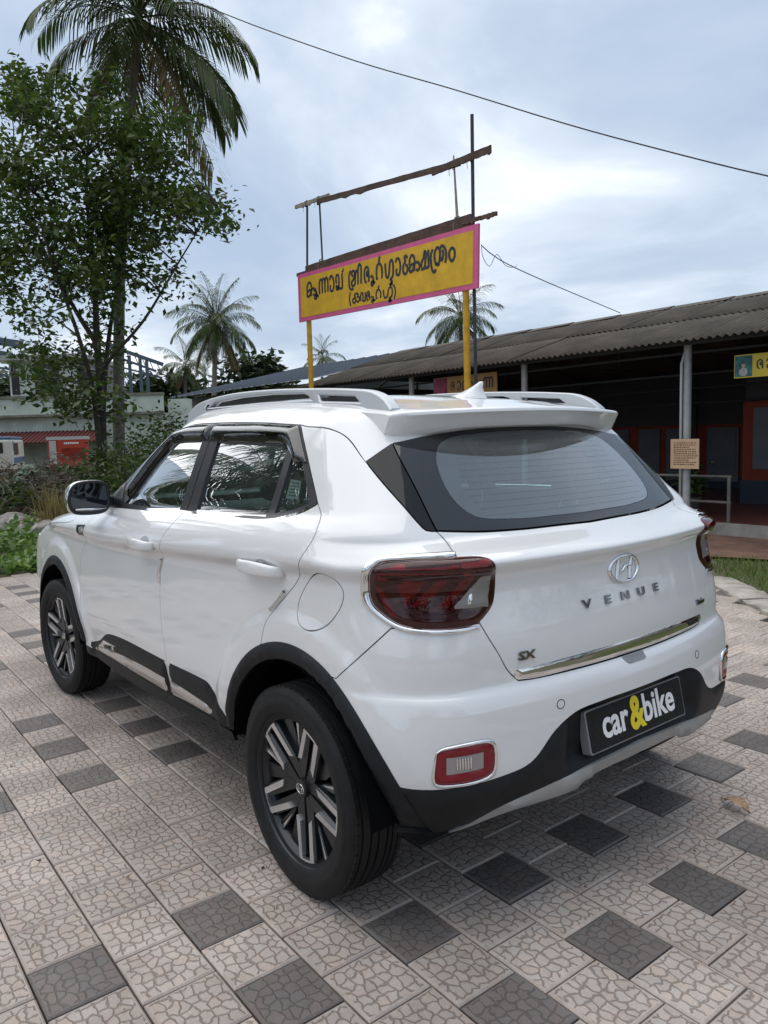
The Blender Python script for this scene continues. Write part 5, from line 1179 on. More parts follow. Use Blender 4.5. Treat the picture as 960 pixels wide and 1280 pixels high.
u0, v0 = .020, .085; o = so(quadslab([lerp2(u0, 1-v0), lerp2(1-u0, 1-v0), lerp2(1-u0, v0), lerp2(u0, v0)], -5.0, -4.996)).build('face', YEL, sg_); bm = bmesh.new(); bm.from_mesh(o.data); bmesh.ops.recalc_face_normals(bm, faces=bm.faces); bm.to_mesh(o.data); bm.free()
def zb1(x): return 3.575+(x-5.395)/(8.947-5.395)*(3.670-3.575)
def zb2(x): return 3.339+(x-6.715)/(7.661-6.715)*(3.39-3.339)
items = []
for g, xl, xr in (('ka', 8.93, 8.63), ('u', 8.72, 8.56), ('nna', 8.56, 8.285), ('aa', 8.262, 8.13), ('va', 8.09, 7.89), ('sri', 7.746, 7.40), ('da', 7.35, 7.17), ('u', 7.20, 7.08), ('chr', 7.055, 6.89), ('gga', 6.85, 6.65), ('aa', 6.615, 6.50), ('ee', 6.46, 6.34), ('ka', 6.325, 6.085), ('ssa', 6.075, 5.90), ('tra', 5.885, 5.55), ('m', 5.525, 5.40)):
    xm = (xl+xr)/2; w9 = (xl-xr)*.46; items.append((g, xm+w9-7.1, xm-w9-7.1, zb1(xm), .236))
items.append(('virama', 7.915-7.1, 7.865-7.1, zb1(7.89)+.255, .05))
for g, xl, xr in (('lp', 7.745, 7.70), ('ja', 7.66, 7.48), ('la', 7.456, 7.325), ('da', 7.30, 7.19), ('u', 7.20, 7.09), ('chr', 7.07, 6.945), ('gga', 6.90, 6.69), ('rp', 6.67, 6.62)):
    xm = (xl+xr)/2; items.append((g, xl-7.1, xr-7.1, zb2(xm), .135))
glyphs(sg_, items, .0065, .0200)
for x in (5.284, 8.988): so(MB().tube([(x, -5.06, -.05), (x, -5.06, 3.3 if x > 6 else 3.22), (x, -5.06, 3.9)], .043, 14)).build('post', YPOST, sg_, auto=50)
so(MB().tube([(5.20, -5.13, -.05), (5.195, -5.12, 4.06), (5.167, -5.10, 5.323)], .022, 8)).build('iron_pole', IRON, sg_); so(MB().tube([(9.05, -5.12, 3.3), (9.045, -5.1, 4.17), (8.971, -5.1, 5.23)], .018, 8)).build('iron_pole', IRON, sg_)
so(MB().tube([(8.585, -5.1, 4.12), (8.589, -5.1, 4.214), (8.618, -5.1, 5.21)], .015, 7)).build('stick', IRON, sg_); so(MB().tube([(5.435, -5.08, 4.05), (5.441, -5.08, 4.146), (5.509, -5.1, 4.93)], [.022, .02, .010], 7)).build('stick', BAMB, sg_)
def plank(a, b_, w_, h, seed, n=26, th=.025):
    """old split plank: uneven edges along its length"""
    r = random.Random(seed); a, b_ = Vector(a), Vector(b_); V = []; F = []
    for i in range(n+1):
        p = a.lerp(b_, i/n); t_ = h/2+r.uniform(-.003, .003); l_ = -h/2+r.uniform(-.006, .003)-(.02 if r.random() < .06 else 0)
        V += [p+Vector((0, -th/2, t_)), p+Vector((0, th/2, t_)), p+Vector((0, th/2, l_)), p+Vector((0, -th/2, l_))]
    for i in range(n):
        k = 4*i
        for j in range(4): F.append((k+j, k+(j+1) % 4, k+4+(j+1) % 4, k+4+j))
    F += [(0, 1, 2, 3), (4*n+3, 4*n+2, 4*n+1, 4*n)]
    m = MB(); m.add(V, F); return m
so(plank((9.30, -5.075, 5.20), (8.30, -5.075, 5.14), 0, .06, 1)).build('plank', BAMB, sg_); so(plank((8.62, -5.06, 5.12), (5.35, -5.06, 4.79), 0, .075, 2)).build('plank', WOOD, sg_); so(plank((5.85, -5.035, 4.805), (4.79, -5.035, 4.79), 0, .085, 3)).build('plank', WOOD, sg_)
so(plank((9.0, -5.045, 4.11), (5.16, -5.045, 4.04), 0, .155, 4)).build('plank', WOOD, sg_); so(plank((5.30, -5.03, 4.035), (4.70, -5.03, 4.015), 0, .05, 5)).build('plank', WOOD, sg_); so(plank((9.27, -5.04, 4.09), (8.75, -5.04, 4.085), 0, .05, 6)).build('plank', WOOD, sg_)
ROPE = pmat('rope', (.32, .30, .26), .9)
for x, z in ((8.62, 5.16), (8.97, 5.18), (5.50, 4.80), (5.17, 4.80), (8.59, 4.19), (5.44, 4.12)):
    m = MB(); r = random.Random(int(x*100))
    for k in range(3):
        pts = [(x+.035*math.cos(a)+r.uniform(-.008, .008), -5.075+.035*math.sin(a), z+(k-1)*.02+.02*math.sin(a*2+k)) for a in np.linspace(0, 2*math.pi, 10)]; m.tube(pts, .006, 5, False)
    m.tube([(x, -5.04, z), (x+.03, -5.03, z-.07), (x+.02, -5.03, z-.13)], .004, 5); so(m).build('rope_tie', ROPE, sg_)
# loose wires off the sign's end
CABLE = pmat('black_cable', (.012, .012, .014), .6)
def cable(name, pts, r, label, marks=()):
    c = catmull3(pts, .35); o = MB().tube(c, r, 6).build(name, CABLE, smooth=True); tag(o, label, 'cable')
    for k in marks: p = c[int(k*(len(c)-1))]; d = (c[min(len(c)-1, int(k*(len(c)-1))+1)]-p).normalized(); MB().tube([p-d*.05, p+d*.05], r*1.9, 6).build('joint', CABLE, o)
    return o
def catmull3(pts, step):
    p = [Vector(q) for q in pts]; p = [2*p[0]-p[1]]+p+[2*p[-1]-p[-2]]; r = []
    for i in range(1, len(p)-2):
        n = max(2, int((p[i+1]-p[i]).length/step))
        for k in range(n):
            t = k/n; r.append(.5*((2*p[i])+(-p[i-1]+p[i+1])*t+(2*p[i-1]-5*p[i]+4*p[i+1]-p[i+2])*t*t+(-p[i-1]+3*p[i]-3*p[i+1]+p[i+2])*t**3))
    return r+[p[-2]]
pa_, pz_ = at(60, -90, 17.5), at(1150, 258, 9); cable('power_line', [pa_+(pa_-at(240, 0, 15.6))*6+Vector((0, 0, 1)), pa_, at(240, 0, 15.6), at(420, 68, 14), at(568, 112, 12.9), at(708, 155, 11.8), at(826, 187, 11), at(960, 220, 10.1), pz_, pz_+(pz_-at(960, 220, 10.1))*8+Vector((0, 0, 3))], .0105, 'black overhead cable sagging across the sky with small joints', (.36, .46, .52, .57))
cable('service_wire', [(4.98, -5.04, 3.70), at(625, 325, 10.4), at(680, 351, 11.6), at(775, 391, 13.8)], .007, 'thin black wire running from the sign to the hall roof')
o = MB().tube(catmull3([(4.98, -5.04, 3.68), at(604, 322, 10), at(612, 333, 10.1), at(621, 318, 10.2), at(632, 332, 10.4), at(643, 334, 10.5), at(646, 331, 10.7)], .05), .004, 5).build('loose_wire', CABLE, smooth=True); tag(o, 'thin looped loose wire hanging from the end of the sign', 'wire')
# ------------------------------------------------------------------ second hall behind
TIN = pmat('blue_grey_tin', (.105, .125, .150), .5, .2, var=.15, vscale=.5)
h2 = empty('low_hall', (17.2, -12, 0)); tag(h2, 'low hall with blue-grey ribbed metal roof behind the corrugated hall', 'building'); H2 = Vector((17.2, -12, 0))
E2, Z2, R2, Y2 = -7.7, 2.72, -12.6, 3.80
sl2 = math.atan2(Y2-Z2, E2-R2); ln2 = math.hypot(Y2-Z2, E2-R2)
def ribbed(w_, l_):
    xs = [(0, 0), (.012, .03), (.03, .03), (.042, 0), (w_/2-.02, .0), (w_/2-.012, .012), (w_/2+.012, .012), (w_/2+.02, 0), (w_, 0)]; V = []; F = []
    for x, z in xs: V += [(x, 0, z), (x, l_, z)]
    for i in range(len(xs)-1): a = 2*i; F.append((a, a+2, a+3, a+1))
    return V, F
rv, rf = ribbed(.60, ln2+.05); me_r = bpy.data.meshes.new('roof_sheet'); me_r.from_pydata(rv, [], rf); me_r.materials.append(TIN)
for i in range(14):
    o = bpy.data.objects.new('roof_sheet', me_r); COL.objects.link(o); o.parent = h2; o.matrix_local = Matrix.Translation(Vector((21.2-.6*i, E2, Z2))-H2) @ Matrix.Rotation(math.pi, 4, 'Z') @ Matrix.Rotation(sl2, 4, 'X')
m = MB().add([(12.8, R2, Y2), (21.2, R2, Y2), (21.2, 2*R2-E2, Z2), (12.8, 2*R2-E2, Z2)], [(0, 1, 2, 3)]); m.v = [tuple(Vector(v)-H2) for v in m.v]; m.build('roof_back_slope', TIN, h2)
m = MB().box((13.0, -17, 0), (20.9, -8.3, 2.7)); m.v = [tuple(Vector(v)-H2) for v in m.v]; m.build('wall', pmat('shaded_wall', (.16, .17, .16), .85, var=.2, vscale=1), h2)
# ------------------------------------------------------------------ pale house, left
e1 = Vector((math.sin(YAW), -math.cos(YAW), 0)); e2 = Vector((math.cos(YAW), math.sin(YAW), 0)); DH = 38.0; K = DH/FPX
house = empty('pale_house', (0, 0, 0)); tag(house, 'pale green house with parapet roof and red tin awning beyond the weeds', 'house')
hb0 = Vector((CAM[0], CAM[1], 0))+e2*DH*math.cos(PITCH); house.location = hb0; house.rotation_euler = (0, 0, math.atan2(e1.y, e1.x))
def hx(u): return (u-480)*K
def hz(u, v): return 1.395+(544+(480-u)*.0277-v)*K
PALE = pmat('pale_green_wall', (.46, .52, .45), .85, var=.22, vscale=1.3); PALE2 = pmat('white_wall', (.58, .61, .57), .85, var=.12, vscale=.8); WIND = pmat('dark_window', (.022, .018, .016), .3); REDTIN = pmat('red_tin', (.125, .030, .026), .6, var=.15, vscale=1.5)
MB().box((hx(-80), 0, -.1), (hx(215), 6, hz(60, 521))).build('wall', PALE, house); MB().box((hx(-80), -.12, hz(60, 497)), (hx(212), .1, hz(60, 519))).build('parapet', PALE, house)
MB().box((hx(-80), -.2, hz(60, 499)), (hx(213), .14, hz(60, 496))).build('coping', pmat('stain_and_shade_trim', (.20, .19, .15), .9, var=.4, vscale=2), house); MB().box((hx(-80), -.35, hz(60, 522)), (hx(212), .1, hz(60, 519.2))).build('ledge', MATS['stain_and_shade_trim'], house)  # the ledge's dark tone stands in for the shade line under the parapet
MB().box((hx(215), .4, -.1), (hx(240), 5, hz(200, 500))).build('side_wall', PALE, house)
aw = MB().add([(hx(-80), -.02, hz(60, 540)), (hx(140), -.02, hz(60, 540)), (hx(140), -1.5, hz(60, 553)), (hx(-80), -1.5, hz(60, 553))], [(0, 3, 2, 1)])
awo = aw.build('awning', REDTIN, house); s_ = awo.modifiers.new('solid', 'SOLIDIFY'); s_.thickness = .05
for i in range(44): u = -78+i*5; MB().bar((hx(u), -.02, hz(60, 540)+.03), (hx(u), -1.5, hz(60, 553)+.03), .05, .03).build('awning_rib', REDTIN, awo)
for u in (-20, 46, 118): MB().box((hx(u)-.05, -1.4, -.1), (hx(u)+.05, -1.3, hz(60, 552))).build('awning_post', PALE2, house)
for u0_, u1_, a_, b_ in ((24, 34, 556, 590), (100, 112, 558, 585)): MB().box((hx(u0_), -.05, hz(u0_, b_)), (hx(u1_), .05, hz(u0_, a_))).build('doorway', WIND, house)
rm_ = MB().box((hx(18), .6, hz(60, 500)), (hx(102), 5, hz(60, 451))).build('upper_room', PALE2, house); MB().box((hx(2), .0, hz(60, 452)), (hx(116), 5.5, hz(60, 446))).build('roof_slab', pmat('slab_grey', (.34, .33, .31), .9, var=.25, vscale=1), house)
wn_ = MB().box((hx(50), .52, hz(60, 493)), (hx(80), .62, hz(60, 455))).build('window', WIND, rm_); MB().box((hx(21), .54, hz(60, 493)), (hx(30), .62, hz(60, 456))).build('window', WIND, rm_); MB().box((hx(100), .62, hz(60, 493)), (hx(118), 4, hz(60, 455))).build('side_opening', WIND, rm_)
for i in range(6): u = 52+i*5; MB().box((hx(u)-.02, .48, hz(60, 493)), (hx(u)+.02, .52, hz(60, 484))).build('grille_bar', pmat('grille_brown', (.10, .05, .04), .7) if 'grille_brown' not in MATS else MATS['grille_brown'], wn_)
# steel frame of a roof behind the house
BLUES = pmat('blue_steel', (.065, .095, .125), .5, .3)
sf = empty('steel_frame', house.location+e2*14); sf.rotation_euler = house.rotation_euler; tag(sf, 'bare blue steel roof frame standing behind the pale house', 'frame'); K2 = 52/FPX
def fx(u): return (u-480)*K2
def fz(u, v): return 1.395+(544+(480-u)*.0277-v)*K2
for a, b_, w_ in (((-30, 424), (44, 434), .5), ((-30, 436), (30, 447), .35), ((140, 432), (214, 458), .25), ((150, 446), (205, 466), .16), ((150, 458), (212, 474), .12), ((0, 461), (22, 463), .15), ((0, 470), (22, 471), .15)): MB().bar((fx(a[0]), 0, fz(*a)), (fx(b_[0]), 0, fz(*b_)), .15, w_).build('beam', BLUES, sf)
for u, v in ((173, 447), (194, 452), (186, 450), (-20, 430), (112, 440)): MB().bar((fx(u), 0, 0), (fx(u), 0, fz(u, v)), .18, .18, (0, 1, 0)).build('column', BLUES, sf)
for i in range(7): u = 152+i*9; MB().bar((fx(u), .02, fz(u, 437+i*3)), (fx(u+6), .02, fz(u+6, 452+i*3)), .05, .05).build('brace', BLUES, sf)
# --- red generator
gp = at(84, 557, 33.5); gn = empty('generator', (gp.x, gp.y, 0)); gn.rotation_euler = (0, 0, house.rotation_euler.z+R(14)); tag(gn, 'bright red-orange louvred generator cabinet in front of the pale house', 'generator')
GK = 33.5/FPX
def gx(u): return (u-84)*GK
def gz(u, v): return 1.395+(544+(480-u)*.0277-v)*GK
GRED = pmat('generator_red', (.42, .040, .014), .5, var=.1, vscale=2)
MB().box((gx(61), .03, gz(85, 584)), (gx(106), 1.1, gz(85, 548))).build('cabinet', GRED, gn, bevel=.03); MB().box((gx(60), -.02, gz(85, 550)), (gx(107), 1.15, gz(85, 546))).build('roof_edge', pmat('pale_metal', (.45, .45, .42), .6), gn)
MB().box((gx(63), -.01, gz(85, 580)), (gx(71), .04, gz(85, 551))).build('side_panel', MATS['pale_metal'], gn); MB().box((gx(73), -.01, gz(85, 583)), (gx(105), .04, gz(85, 550))).build('door', GRED, gn, bevel=.015)
for i in range(5): v = 560+i*2.6; MB().box((gx(77), -.05, gz(85, v+1.5)), (gx(103), -.005, gz(85, v))).build('louvre', pmat('generator_red_deep', (.30, .020, .008), .6) if 'generator_red_deep' not in MATS else MATS['generator_red_deep'], gn)
for i in range(8): u = 80.5+i*2.2; MB().box((gx(u), -.03, gz(85, 555.5)), (gx(u+1.5), -.012, gz(85, 553.2))).build('letter_block', WHITEP, gn)
MB().box((gx(63), .05, -.05), (gx(105), 1.0, gz(85, 584))).build('base', DARK, gn)
# --- cream van
vn = empty('parked_van', at(2, 600, 27)*1.0); vn.location.z = 0; vn.rotation_euler = (0, 0, house.rotation_euler.z+R(19)); tag(vn, 'cream van with blue striped side parked behind the weeds', 'van')
CREAM = pmat('van_cream', (.60, .57, .50), .45, var=.08, vscale=2); VBLUE = pmat('van_blue', (.06, .15, .28), .4)
MB().box((-1.3, 0, .45), (.42, 3.6, 1.62)).build('body', CREAM, vn, bevel=.12, seg=3); MB().box((-1.28, .03, 1.60), (.40, 3.5, 1.70)).build('roof', VBLUE, vn, bevel=.04)
MB().box((-.95, -.02, 1.12), (.12, .03, 1.50)).build('rear_window', WIND, vn, bevel=.02); MB().box((.40, .4, 1.05), (.435, 1.6, 1.48)).build('side_window', WIND, vn, bevel=.01); MB().box((.41, .2, .75), (.43, 3.4, .95)).build('stripe', VBLUE, vn); MB().box((.405, .15, 1.2), (.428, .38, 1.55)).build('stripe', VBLUE, vn)
for x in (-1.12, .28):
    for y in (.75, 2.9): MB().lathe([(.0, -.09), (.28, -.09), (.31, -.05), (.31, .05), (.28, .09), (.0, .09)], 20, axis='y').build('wheel', TYRE, vn).data.transform(Matrix.Translation((x, y, .31)) @ Matrix.Rotation(math.pi/2, 4, 'Z'))
MB().box((-1.25, -.04, .45), (.38, .02, .56)).build('bumper', DARK, vn)
# ------------------------------------------------------------------ palms
PALMG = leaf_mat('palm_green', (.024, .058, .010), (.090, .125, .026), .2, .38); PALMD = leaf_mat('palm_dry', (.11, .085, .035), (.20, .15, .06), .25, .6); PTRUNK = pmat('palm_trunk', (.17, .155, .135), .9, var=.35, vscale=4, bump=.5, bscale=25)
def frond_mesh(L_, el, droop, seed, n=46, dry=False):
    r = np.random.default_rng(seed); V = []; F = []; pts = []; p = np.array([.0, 0, 0]); a = el; ds = L_/24
    for i in range(25): pts.append(p.copy()); p = p+np.array([math.cos(a), 0, math.sin(a)])*ds; a -= droop/24*(.35+1.3*i/24)
    pts = np.array(pts); tg = np.gradient(pts, axis=0); tg /= np.linalg.norm(tg, axis=1, keepdims=True)
    for i in range(25):            # midrib: flattened strip with two sides
        w_ = .035*(1-i/24)+.006; t_ = tg[i]; u = np.cross(t_, [0, 1, 0]); V += [pts[i]+[0, w_, 0], pts[i]-[0, w_, 0], pts[i]-u*w_*.6*np.sign(u[2] if u[2] else 1)]
    for i in range(24):
        b_ = 3*i; F += [(b_, b_+1, b_+4, b_+3), (b_+1, b_+2, b_+5, b_+4), (b_+2, b_, b_+3, b_+5)]
    for s_ in (1, -1):
        for k in range(n):
            t = .13+.87*(k+r.uniform(-.3, .3))/n; t = min(max(t, .1), .995); fi = t*24; i = min(int(fi), 23); f_ = fi-i; c = pts[i]*(1-f_)+pts[i+1]*f_; d = tg[i]
            ll = L_*.235*(math.sin(math.pi*min(1, .12+t*.86))**.55)*r.uniform(.85, 1.1)+.12; out = np.array([0, s_, 0]); fwd = d
            up = np.cross(fwd, out)*s_; dirv = out*.80+fwd*(.45+.5*t)+np.array([0, 0, -.10]); dirv /= np.linalg.norm(dirv); w_ = .020*r.uniform(.8, 1.25); hang = r.uniform(.35, 1.15)
            p0 = c; p1 = c+dirv*ll*.5+np.array([0, 0, -ll*.10*hang]); p2 = c+dirv*ll*.85+np.array([0, 0, -ll*.45*hang]); p3 = c+dirv*ll*.98+np.array([0, 0, -ll*.72*hang])
            sd = np.cross(dirv, [0, 0, 1]); sd /= max(np.linalg.norm(sd), 1e-6); b_ = len(V)
            V += [p0-sd*w_*.5, p0+sd*w_*.5, p1-sd*w_, p1+sd*w_, p2-sd*w_*.7, p2+sd*w_*.7, p3]; F += [(b_, b_+1, b_+3, b_+2), (b_+2, b_+3, b_+5, b_+4), (b_+4, b_+5, b_+6)]
    me = bpy.data.meshes.new('frond'); me.from_pydata([tuple(q) for q in V], [], F); me.materials.append(PALMD if dry else PALMG); return me
FR = {}
for i, (el, dr) in enumerate(((75, 40), (55, 65), (40, 80), (25, 85), (10, 85), (-8, 75), (-28, 55), (-50, 35))):
    FR[i] = frond_mesh(3.4, R(el), R(dr), 20+i, dry=(i == 7)); 
def palm(base, top, label, nf=24, scale=1.0, group=None, seed=1, rad=.15):
    r = random.Random(seed); base, top = Vector(base), Vector(top); root = empty('palm_tree', base); tag(root, label, 'palm', group); d = top-base
    pts = []; rr = []; n = 40
    for i in range(n+1):
        t = i/n; p = d*t+Vector((d.x, d.y, 0))*(.18*math.sin(math.pi*t))*(-1); pts.append(p); rr.append(rad*(1.25-.45*t if t > .08 else 1.25+.35*(1-t/.08))*(1.0 if i % 2 else .93))
    MB().tube(pts, rr, 12).build('trunk', PTRUNK, root, smooth=True)
    for k in range(nf):
        t = k/(nf-1); i = min(7, int(t*7.99)); o = bpy.data.objects.new('frond', FR[i]); COL.objects.link(o); o.parent = root
        s_ = scale*r.uniform(.85, 1.08); o.matrix_local = Matrix.Translation(d+Vector((0, 0, .15*(1-t)))) @ Matrix.Rotation(k*2.39996+r.uniform(-.25, .25), 4, 'Z') @ Matrix.Rotation(r.uniform(-.25, .25), 4, 'X') @ Matrix.Diagonal((s_, s_, s_, 1))
    for k in range(6):
        a = k*1.05; MB().lathe([(0, -.13), (.07, -.10), (.11, 0), (.08, .09), (0, .13)], 10, axis='z').build('coconut', pmat('coconut_green', (.10, .12, .03), .5) if 'coconut_green' not in MATS else MATS['coconut_green'], root, smooth=True).data.transform(Matrix.Translation(d+Vector((.24*math.cos(a)*scale, .24*math.sin(a)*scale, -.22))))
    return root
pt = at(174, 26, 17); pb_ = at(150, 633, 16.6); palm((pb_.x, pb_.y, -.03), pt, 'tall coconut palm with pale ringed trunk behind the leafy tree', 34, .92, seed=4, rad=.11)
palm((at(268, 560, 45).x, at(268, 560, 45).y, 0), at(270, 406, 45), 'mid-height coconut palm standing alone beside the low hall roof', 42, .86, seed=9, rad=.16)
palm((at(232, 560, 60).x, at(232, 560, 60).y, 0), at(232, 458, 60), 'short dark palm half hidden behind the lone coconut palm', 22, .85, seed=12, rad=.16)
palm((at(578, 560, 52).x, at(578, 560, 52).y, 0), at(576, 396, 52), 'coconut palm rising behind the corrugated hall roof below the sign', 26, .95, seed=15, rad=.16)
palm((at(403, 560, 80).x, at(403, 560, 80).y, 0), at(403, 446, 80), 'tiny far palm just above the low hall roof', 18, .8, seed=18, rad=.16)
for i, (x, y, h, s_) in enumerate(((10.5, 4.6, 5.6, 33), (13.5, 7.6, 7.4, 36), (9.2, 6.4, 6.4, 39))): palm((x, y, 0), (x+.4, y+.3, h), 'coconut palm across the yard facing the side of the car', 22, 1.0, group='palms across the yard', seed=s_)
# ------------------------------------------------------------------ leafy trees
LEAF = leaf_mat('tree_leaf', (.022, .052, .010), (.095, .150, .028), .42, .40); LEAFY = leaf_mat('tree_leaf_highlight', (.045, .085, .010), (.12, .16, .030), .35, .42); LEAFD = leaf_mat('dark_leaf', (.012, .026, .008), (.035, .058, .016), .25, .5)
def limb(m, a, b_, r0, r1, sag=.1, seed=0, n=7):
    r = random.Random(seed); a, b_ = Vector(a), Vector(b_); L_ = (b_-a).length; pts = []
    for i in range(n+1): t = i/n; j = L_*.035*math.sin(math.pi*t); pts.append(a.lerp(b_, t)+Vector((r.uniform(-j, j), r.uniform(-j, j), sag*L_*math.sin(math.pi*t))))
    m.tube(pts, [r0+(r1-r0)*i/n for i in range(n+1)], 7); return pts
def main_tree():
    D = 15.0; base = at(128, 645, D); base.z = -.03; root = empty('leafy_tree', base); tag(root, 'leafy broad-leaved tree with several thin dark stems among the weeds', 'tree'); r = np.random.default_rng(11)
    A = lambda u, v, dd=0: at(u, v, D+dd)-base
    stems = [[(128, 645, 0), (127, 520, .1), (121, 420, .1), (117, 330, .2), (108, 240, .1), (112, 150, 0)], [(130, 640, .1), (118, 500, -.2), (98, 420, -.5), (66, 330, -.8), (40, 240, -1)], [(126, 560, .1), (134, 440, .4), (146, 360, .6), (160, 270, .8), (196, 180, 1)],
             [(124, 500, 0), (130, 460, -.4), (180, 400, -.7), (222, 330, -.9), (268, 255, -1)], [(121, 430, .1), (90, 380, .8), (50, 300, 1.2), (20, 200, 1.2)]]
    for k, s_ in enumerate(stems):
        m = MB(); c = catmull3([A(*q) for q in s_], .25); rad = [(.105, .07, .06, .040, .055)[k]*(1-.85*i/(len(c)-1)) for i in range(len(c))]; m.tube(c, rad, 9); m.build('trunk' if k < 3 else 'limb', BARK, root, smooth=True)
    blobs = [(60,175,55,60,11),(130,150,55,48,9),(198,170,42,42,7),(28,265,45,55,9),(110,255,75,55,17),(195,262,42,45,6),(60,350,65,45,10),(140,335,38,45,5),(235,250,34,26,4),(262,262,30,20,4),(95,425,55,38,4),(28,420,36,28,2),(130,420,26,36,2),(62,478,55,22,3),(200,330,20,26,1),(15,335,28,45,4),(8,200,20,50,4),(100,505,62,20,4),(170,205,45,45,8),(30,120,30,35,4),(215,345,20,24,1),(60,120,40,22,4),(120,300,70,60,14)]
    C_ = []; yv = []; tw = MB()
    for u, v, ru, rv, n in blobs:
        for k in range(n*2):
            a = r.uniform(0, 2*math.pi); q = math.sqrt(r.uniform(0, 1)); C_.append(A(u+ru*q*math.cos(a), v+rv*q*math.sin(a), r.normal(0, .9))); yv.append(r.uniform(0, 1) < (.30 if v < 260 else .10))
    P1_, P2_ = [], []; spine = [c for s_ in stems for c in catmull3([A(*q) for q in s_], .5)]
    for i, c in enumerate(C_):
        npt = int(r.uniform(40, 105)); off = r.normal(size=(npt, 3))*np.array([.20, .20, .14])*r.uniform(.8, 1.4); (P2_ if yv[i] else P1_).append(np.array(c)+off)
        if i % 2 == 0:
            near = min(spine, key=lambda s2: (s2-c).length+max(0, s2.z-c.z)*1.5); limb(tw, near, c, .018, .005, .04, i, 5)
    tw.build('twigs', BARK, root)['kind'] = 'stuff'
    V, F = leaf_cloud(np.vstack(P1_), .140, .5, .5, .35, 2); o = mesh_np('crown', V, F, LEAF, root); o['kind'] = 'stuff'
    V, F = leaf_cloud(np.vstack(P2_), .140, .5, .5, .3, 3); o = mesh_np('highlight_leaves', V, F, LEAFY, root); o['kind'] = 'stuff'  # yellow-green crown highlights put into leaf colour, denser in the upper crown
    return root
mt = main_tree()
def bush(loc, rx, rz, n, size, mat, label, seed, group=None, name='shrub', stems=5, cat='shrub'):
    r = np.random.default_rng(seed); root = empty(name, loc); tag(root, label, cat, group); m = MB(); cl_ = []
    for k in range(max(6, n//60)):
        a = r.uniform(0, 2*math.pi); q = math.sqrt(r.uniform(0, 1))*.85; h = r.uniform(.25, 1.0)*math.sqrt(max(.05, 1-q*q*.8)); cl_.append((rx*q*math.cos(a), rx*q*math.sin(a), rz*h))
    for i, c in enumerate(cl_[:max(stems, 6)]): limb(m, (c[0]*.15, c[1]*.15, 0), c, .02*max(.4, rz/1.5), .005, .0, seed+i, 5)
    m.build('stems', BARK, root)['kind'] = 'stuff'
    P = np.vstack([np.array(c)+r.normal(size=(60, 3))*np.array([rx*.17, rx*.17, rz*.11]) for c in cl_]); P[:, 2] = np.maximum(P[:, 2], .03)
    V, F = leaf_cloud(P, size, .4, .5, .3, seed+1); o = mesh_np('foliage', V, F, mat, root); o['kind'] = 'stuff'; return root
def far_tree(u, d, vtop, w_, label, seed, group):
    p = at(u, 550, d); zt = 1.395+(544+(480-u)*.0277-vtop)*d/FPX; r = np.random.default_rng(seed); root = empty('far_tree', (p.x, p.y, 0)); tag(root, label, 'tree', group)
    MB().tube([(0, 0, 0), (.1, 0, zt*.4), (0, .1, zt*.8)], [.25, .18, .06], 8).build('trunk', BARK, root, smooth=True); cl_ = []
    for k in range(46):
        a = r.uniform(0, 2*math.pi); q = math.sqrt(r.uniform(0, 1)); h = r.uniform(.35, 1); cl_.append((w_*q*math.cos(a)*math.sin(math.pi*min(1, h*.9+.1))**.6, w_*q*math.sin(a), zt*h*.96))
    P = np.vstack([np.array(c)+r.normal(size=(50, 3))*np.array([w_*.16, w_*.16, zt*.05]) for c in cl_]); V, F = leaf_cloud(P, .011*d, .4, .55, .3, seed); o = mesh_np('crown', V, F, LEAFD, root); o['kind'] = 'stuff'; return root
for i, (u, d, v, w_, lb) in enumerate(((312, 70, 446, 3.2, 'distant round tree between the lone palm and the low hall roof'), (205, 62, 470, 4.5, 'distant tree behind the columns of the blue steel frame'), (150, 66, 486, 4.0, 'distant tree just above the parapet beside the palm trunk'), (242, 66, 486, 4.0, 'distant tree spreading under the lone coconut palm'),
    (60, 64, 476, 5.0, 'distant tree behind the upper room of the pale house'), (0, 62, 462, 5.0, 'distant tree below the blue roof beams'), (336, 75, 458, 2.5, 'small distant tree peeping over the low hall roof'), (190, 50, 496, 3.0, 'low distant tree at the foot of the blue steel frame'))): far_tree(u, d, v, w_, lb, 100+i, 'distant trees beyond the houses')
for i, (x, y, h) in enumerate(((1.0, 15, 5.0), (8.5, 13, 4.0), (16, 9.5, 4.5), (-9, 9, 5), (-12, 3, 5), (-10, -7, 5.5), (-6, -12, 5), (30, 2, 6), (27, 8, 7), (34, 6, 7), (22, 14, 6), (38, 0, 6))):
    r0 = bush((x, y, 0), 2.6, h, 2600, .26, LEAFD, 'dark leafy tree along the far edge of the yard', 200+i, 'trees across the yard', 'yard_tree', cat='tree')
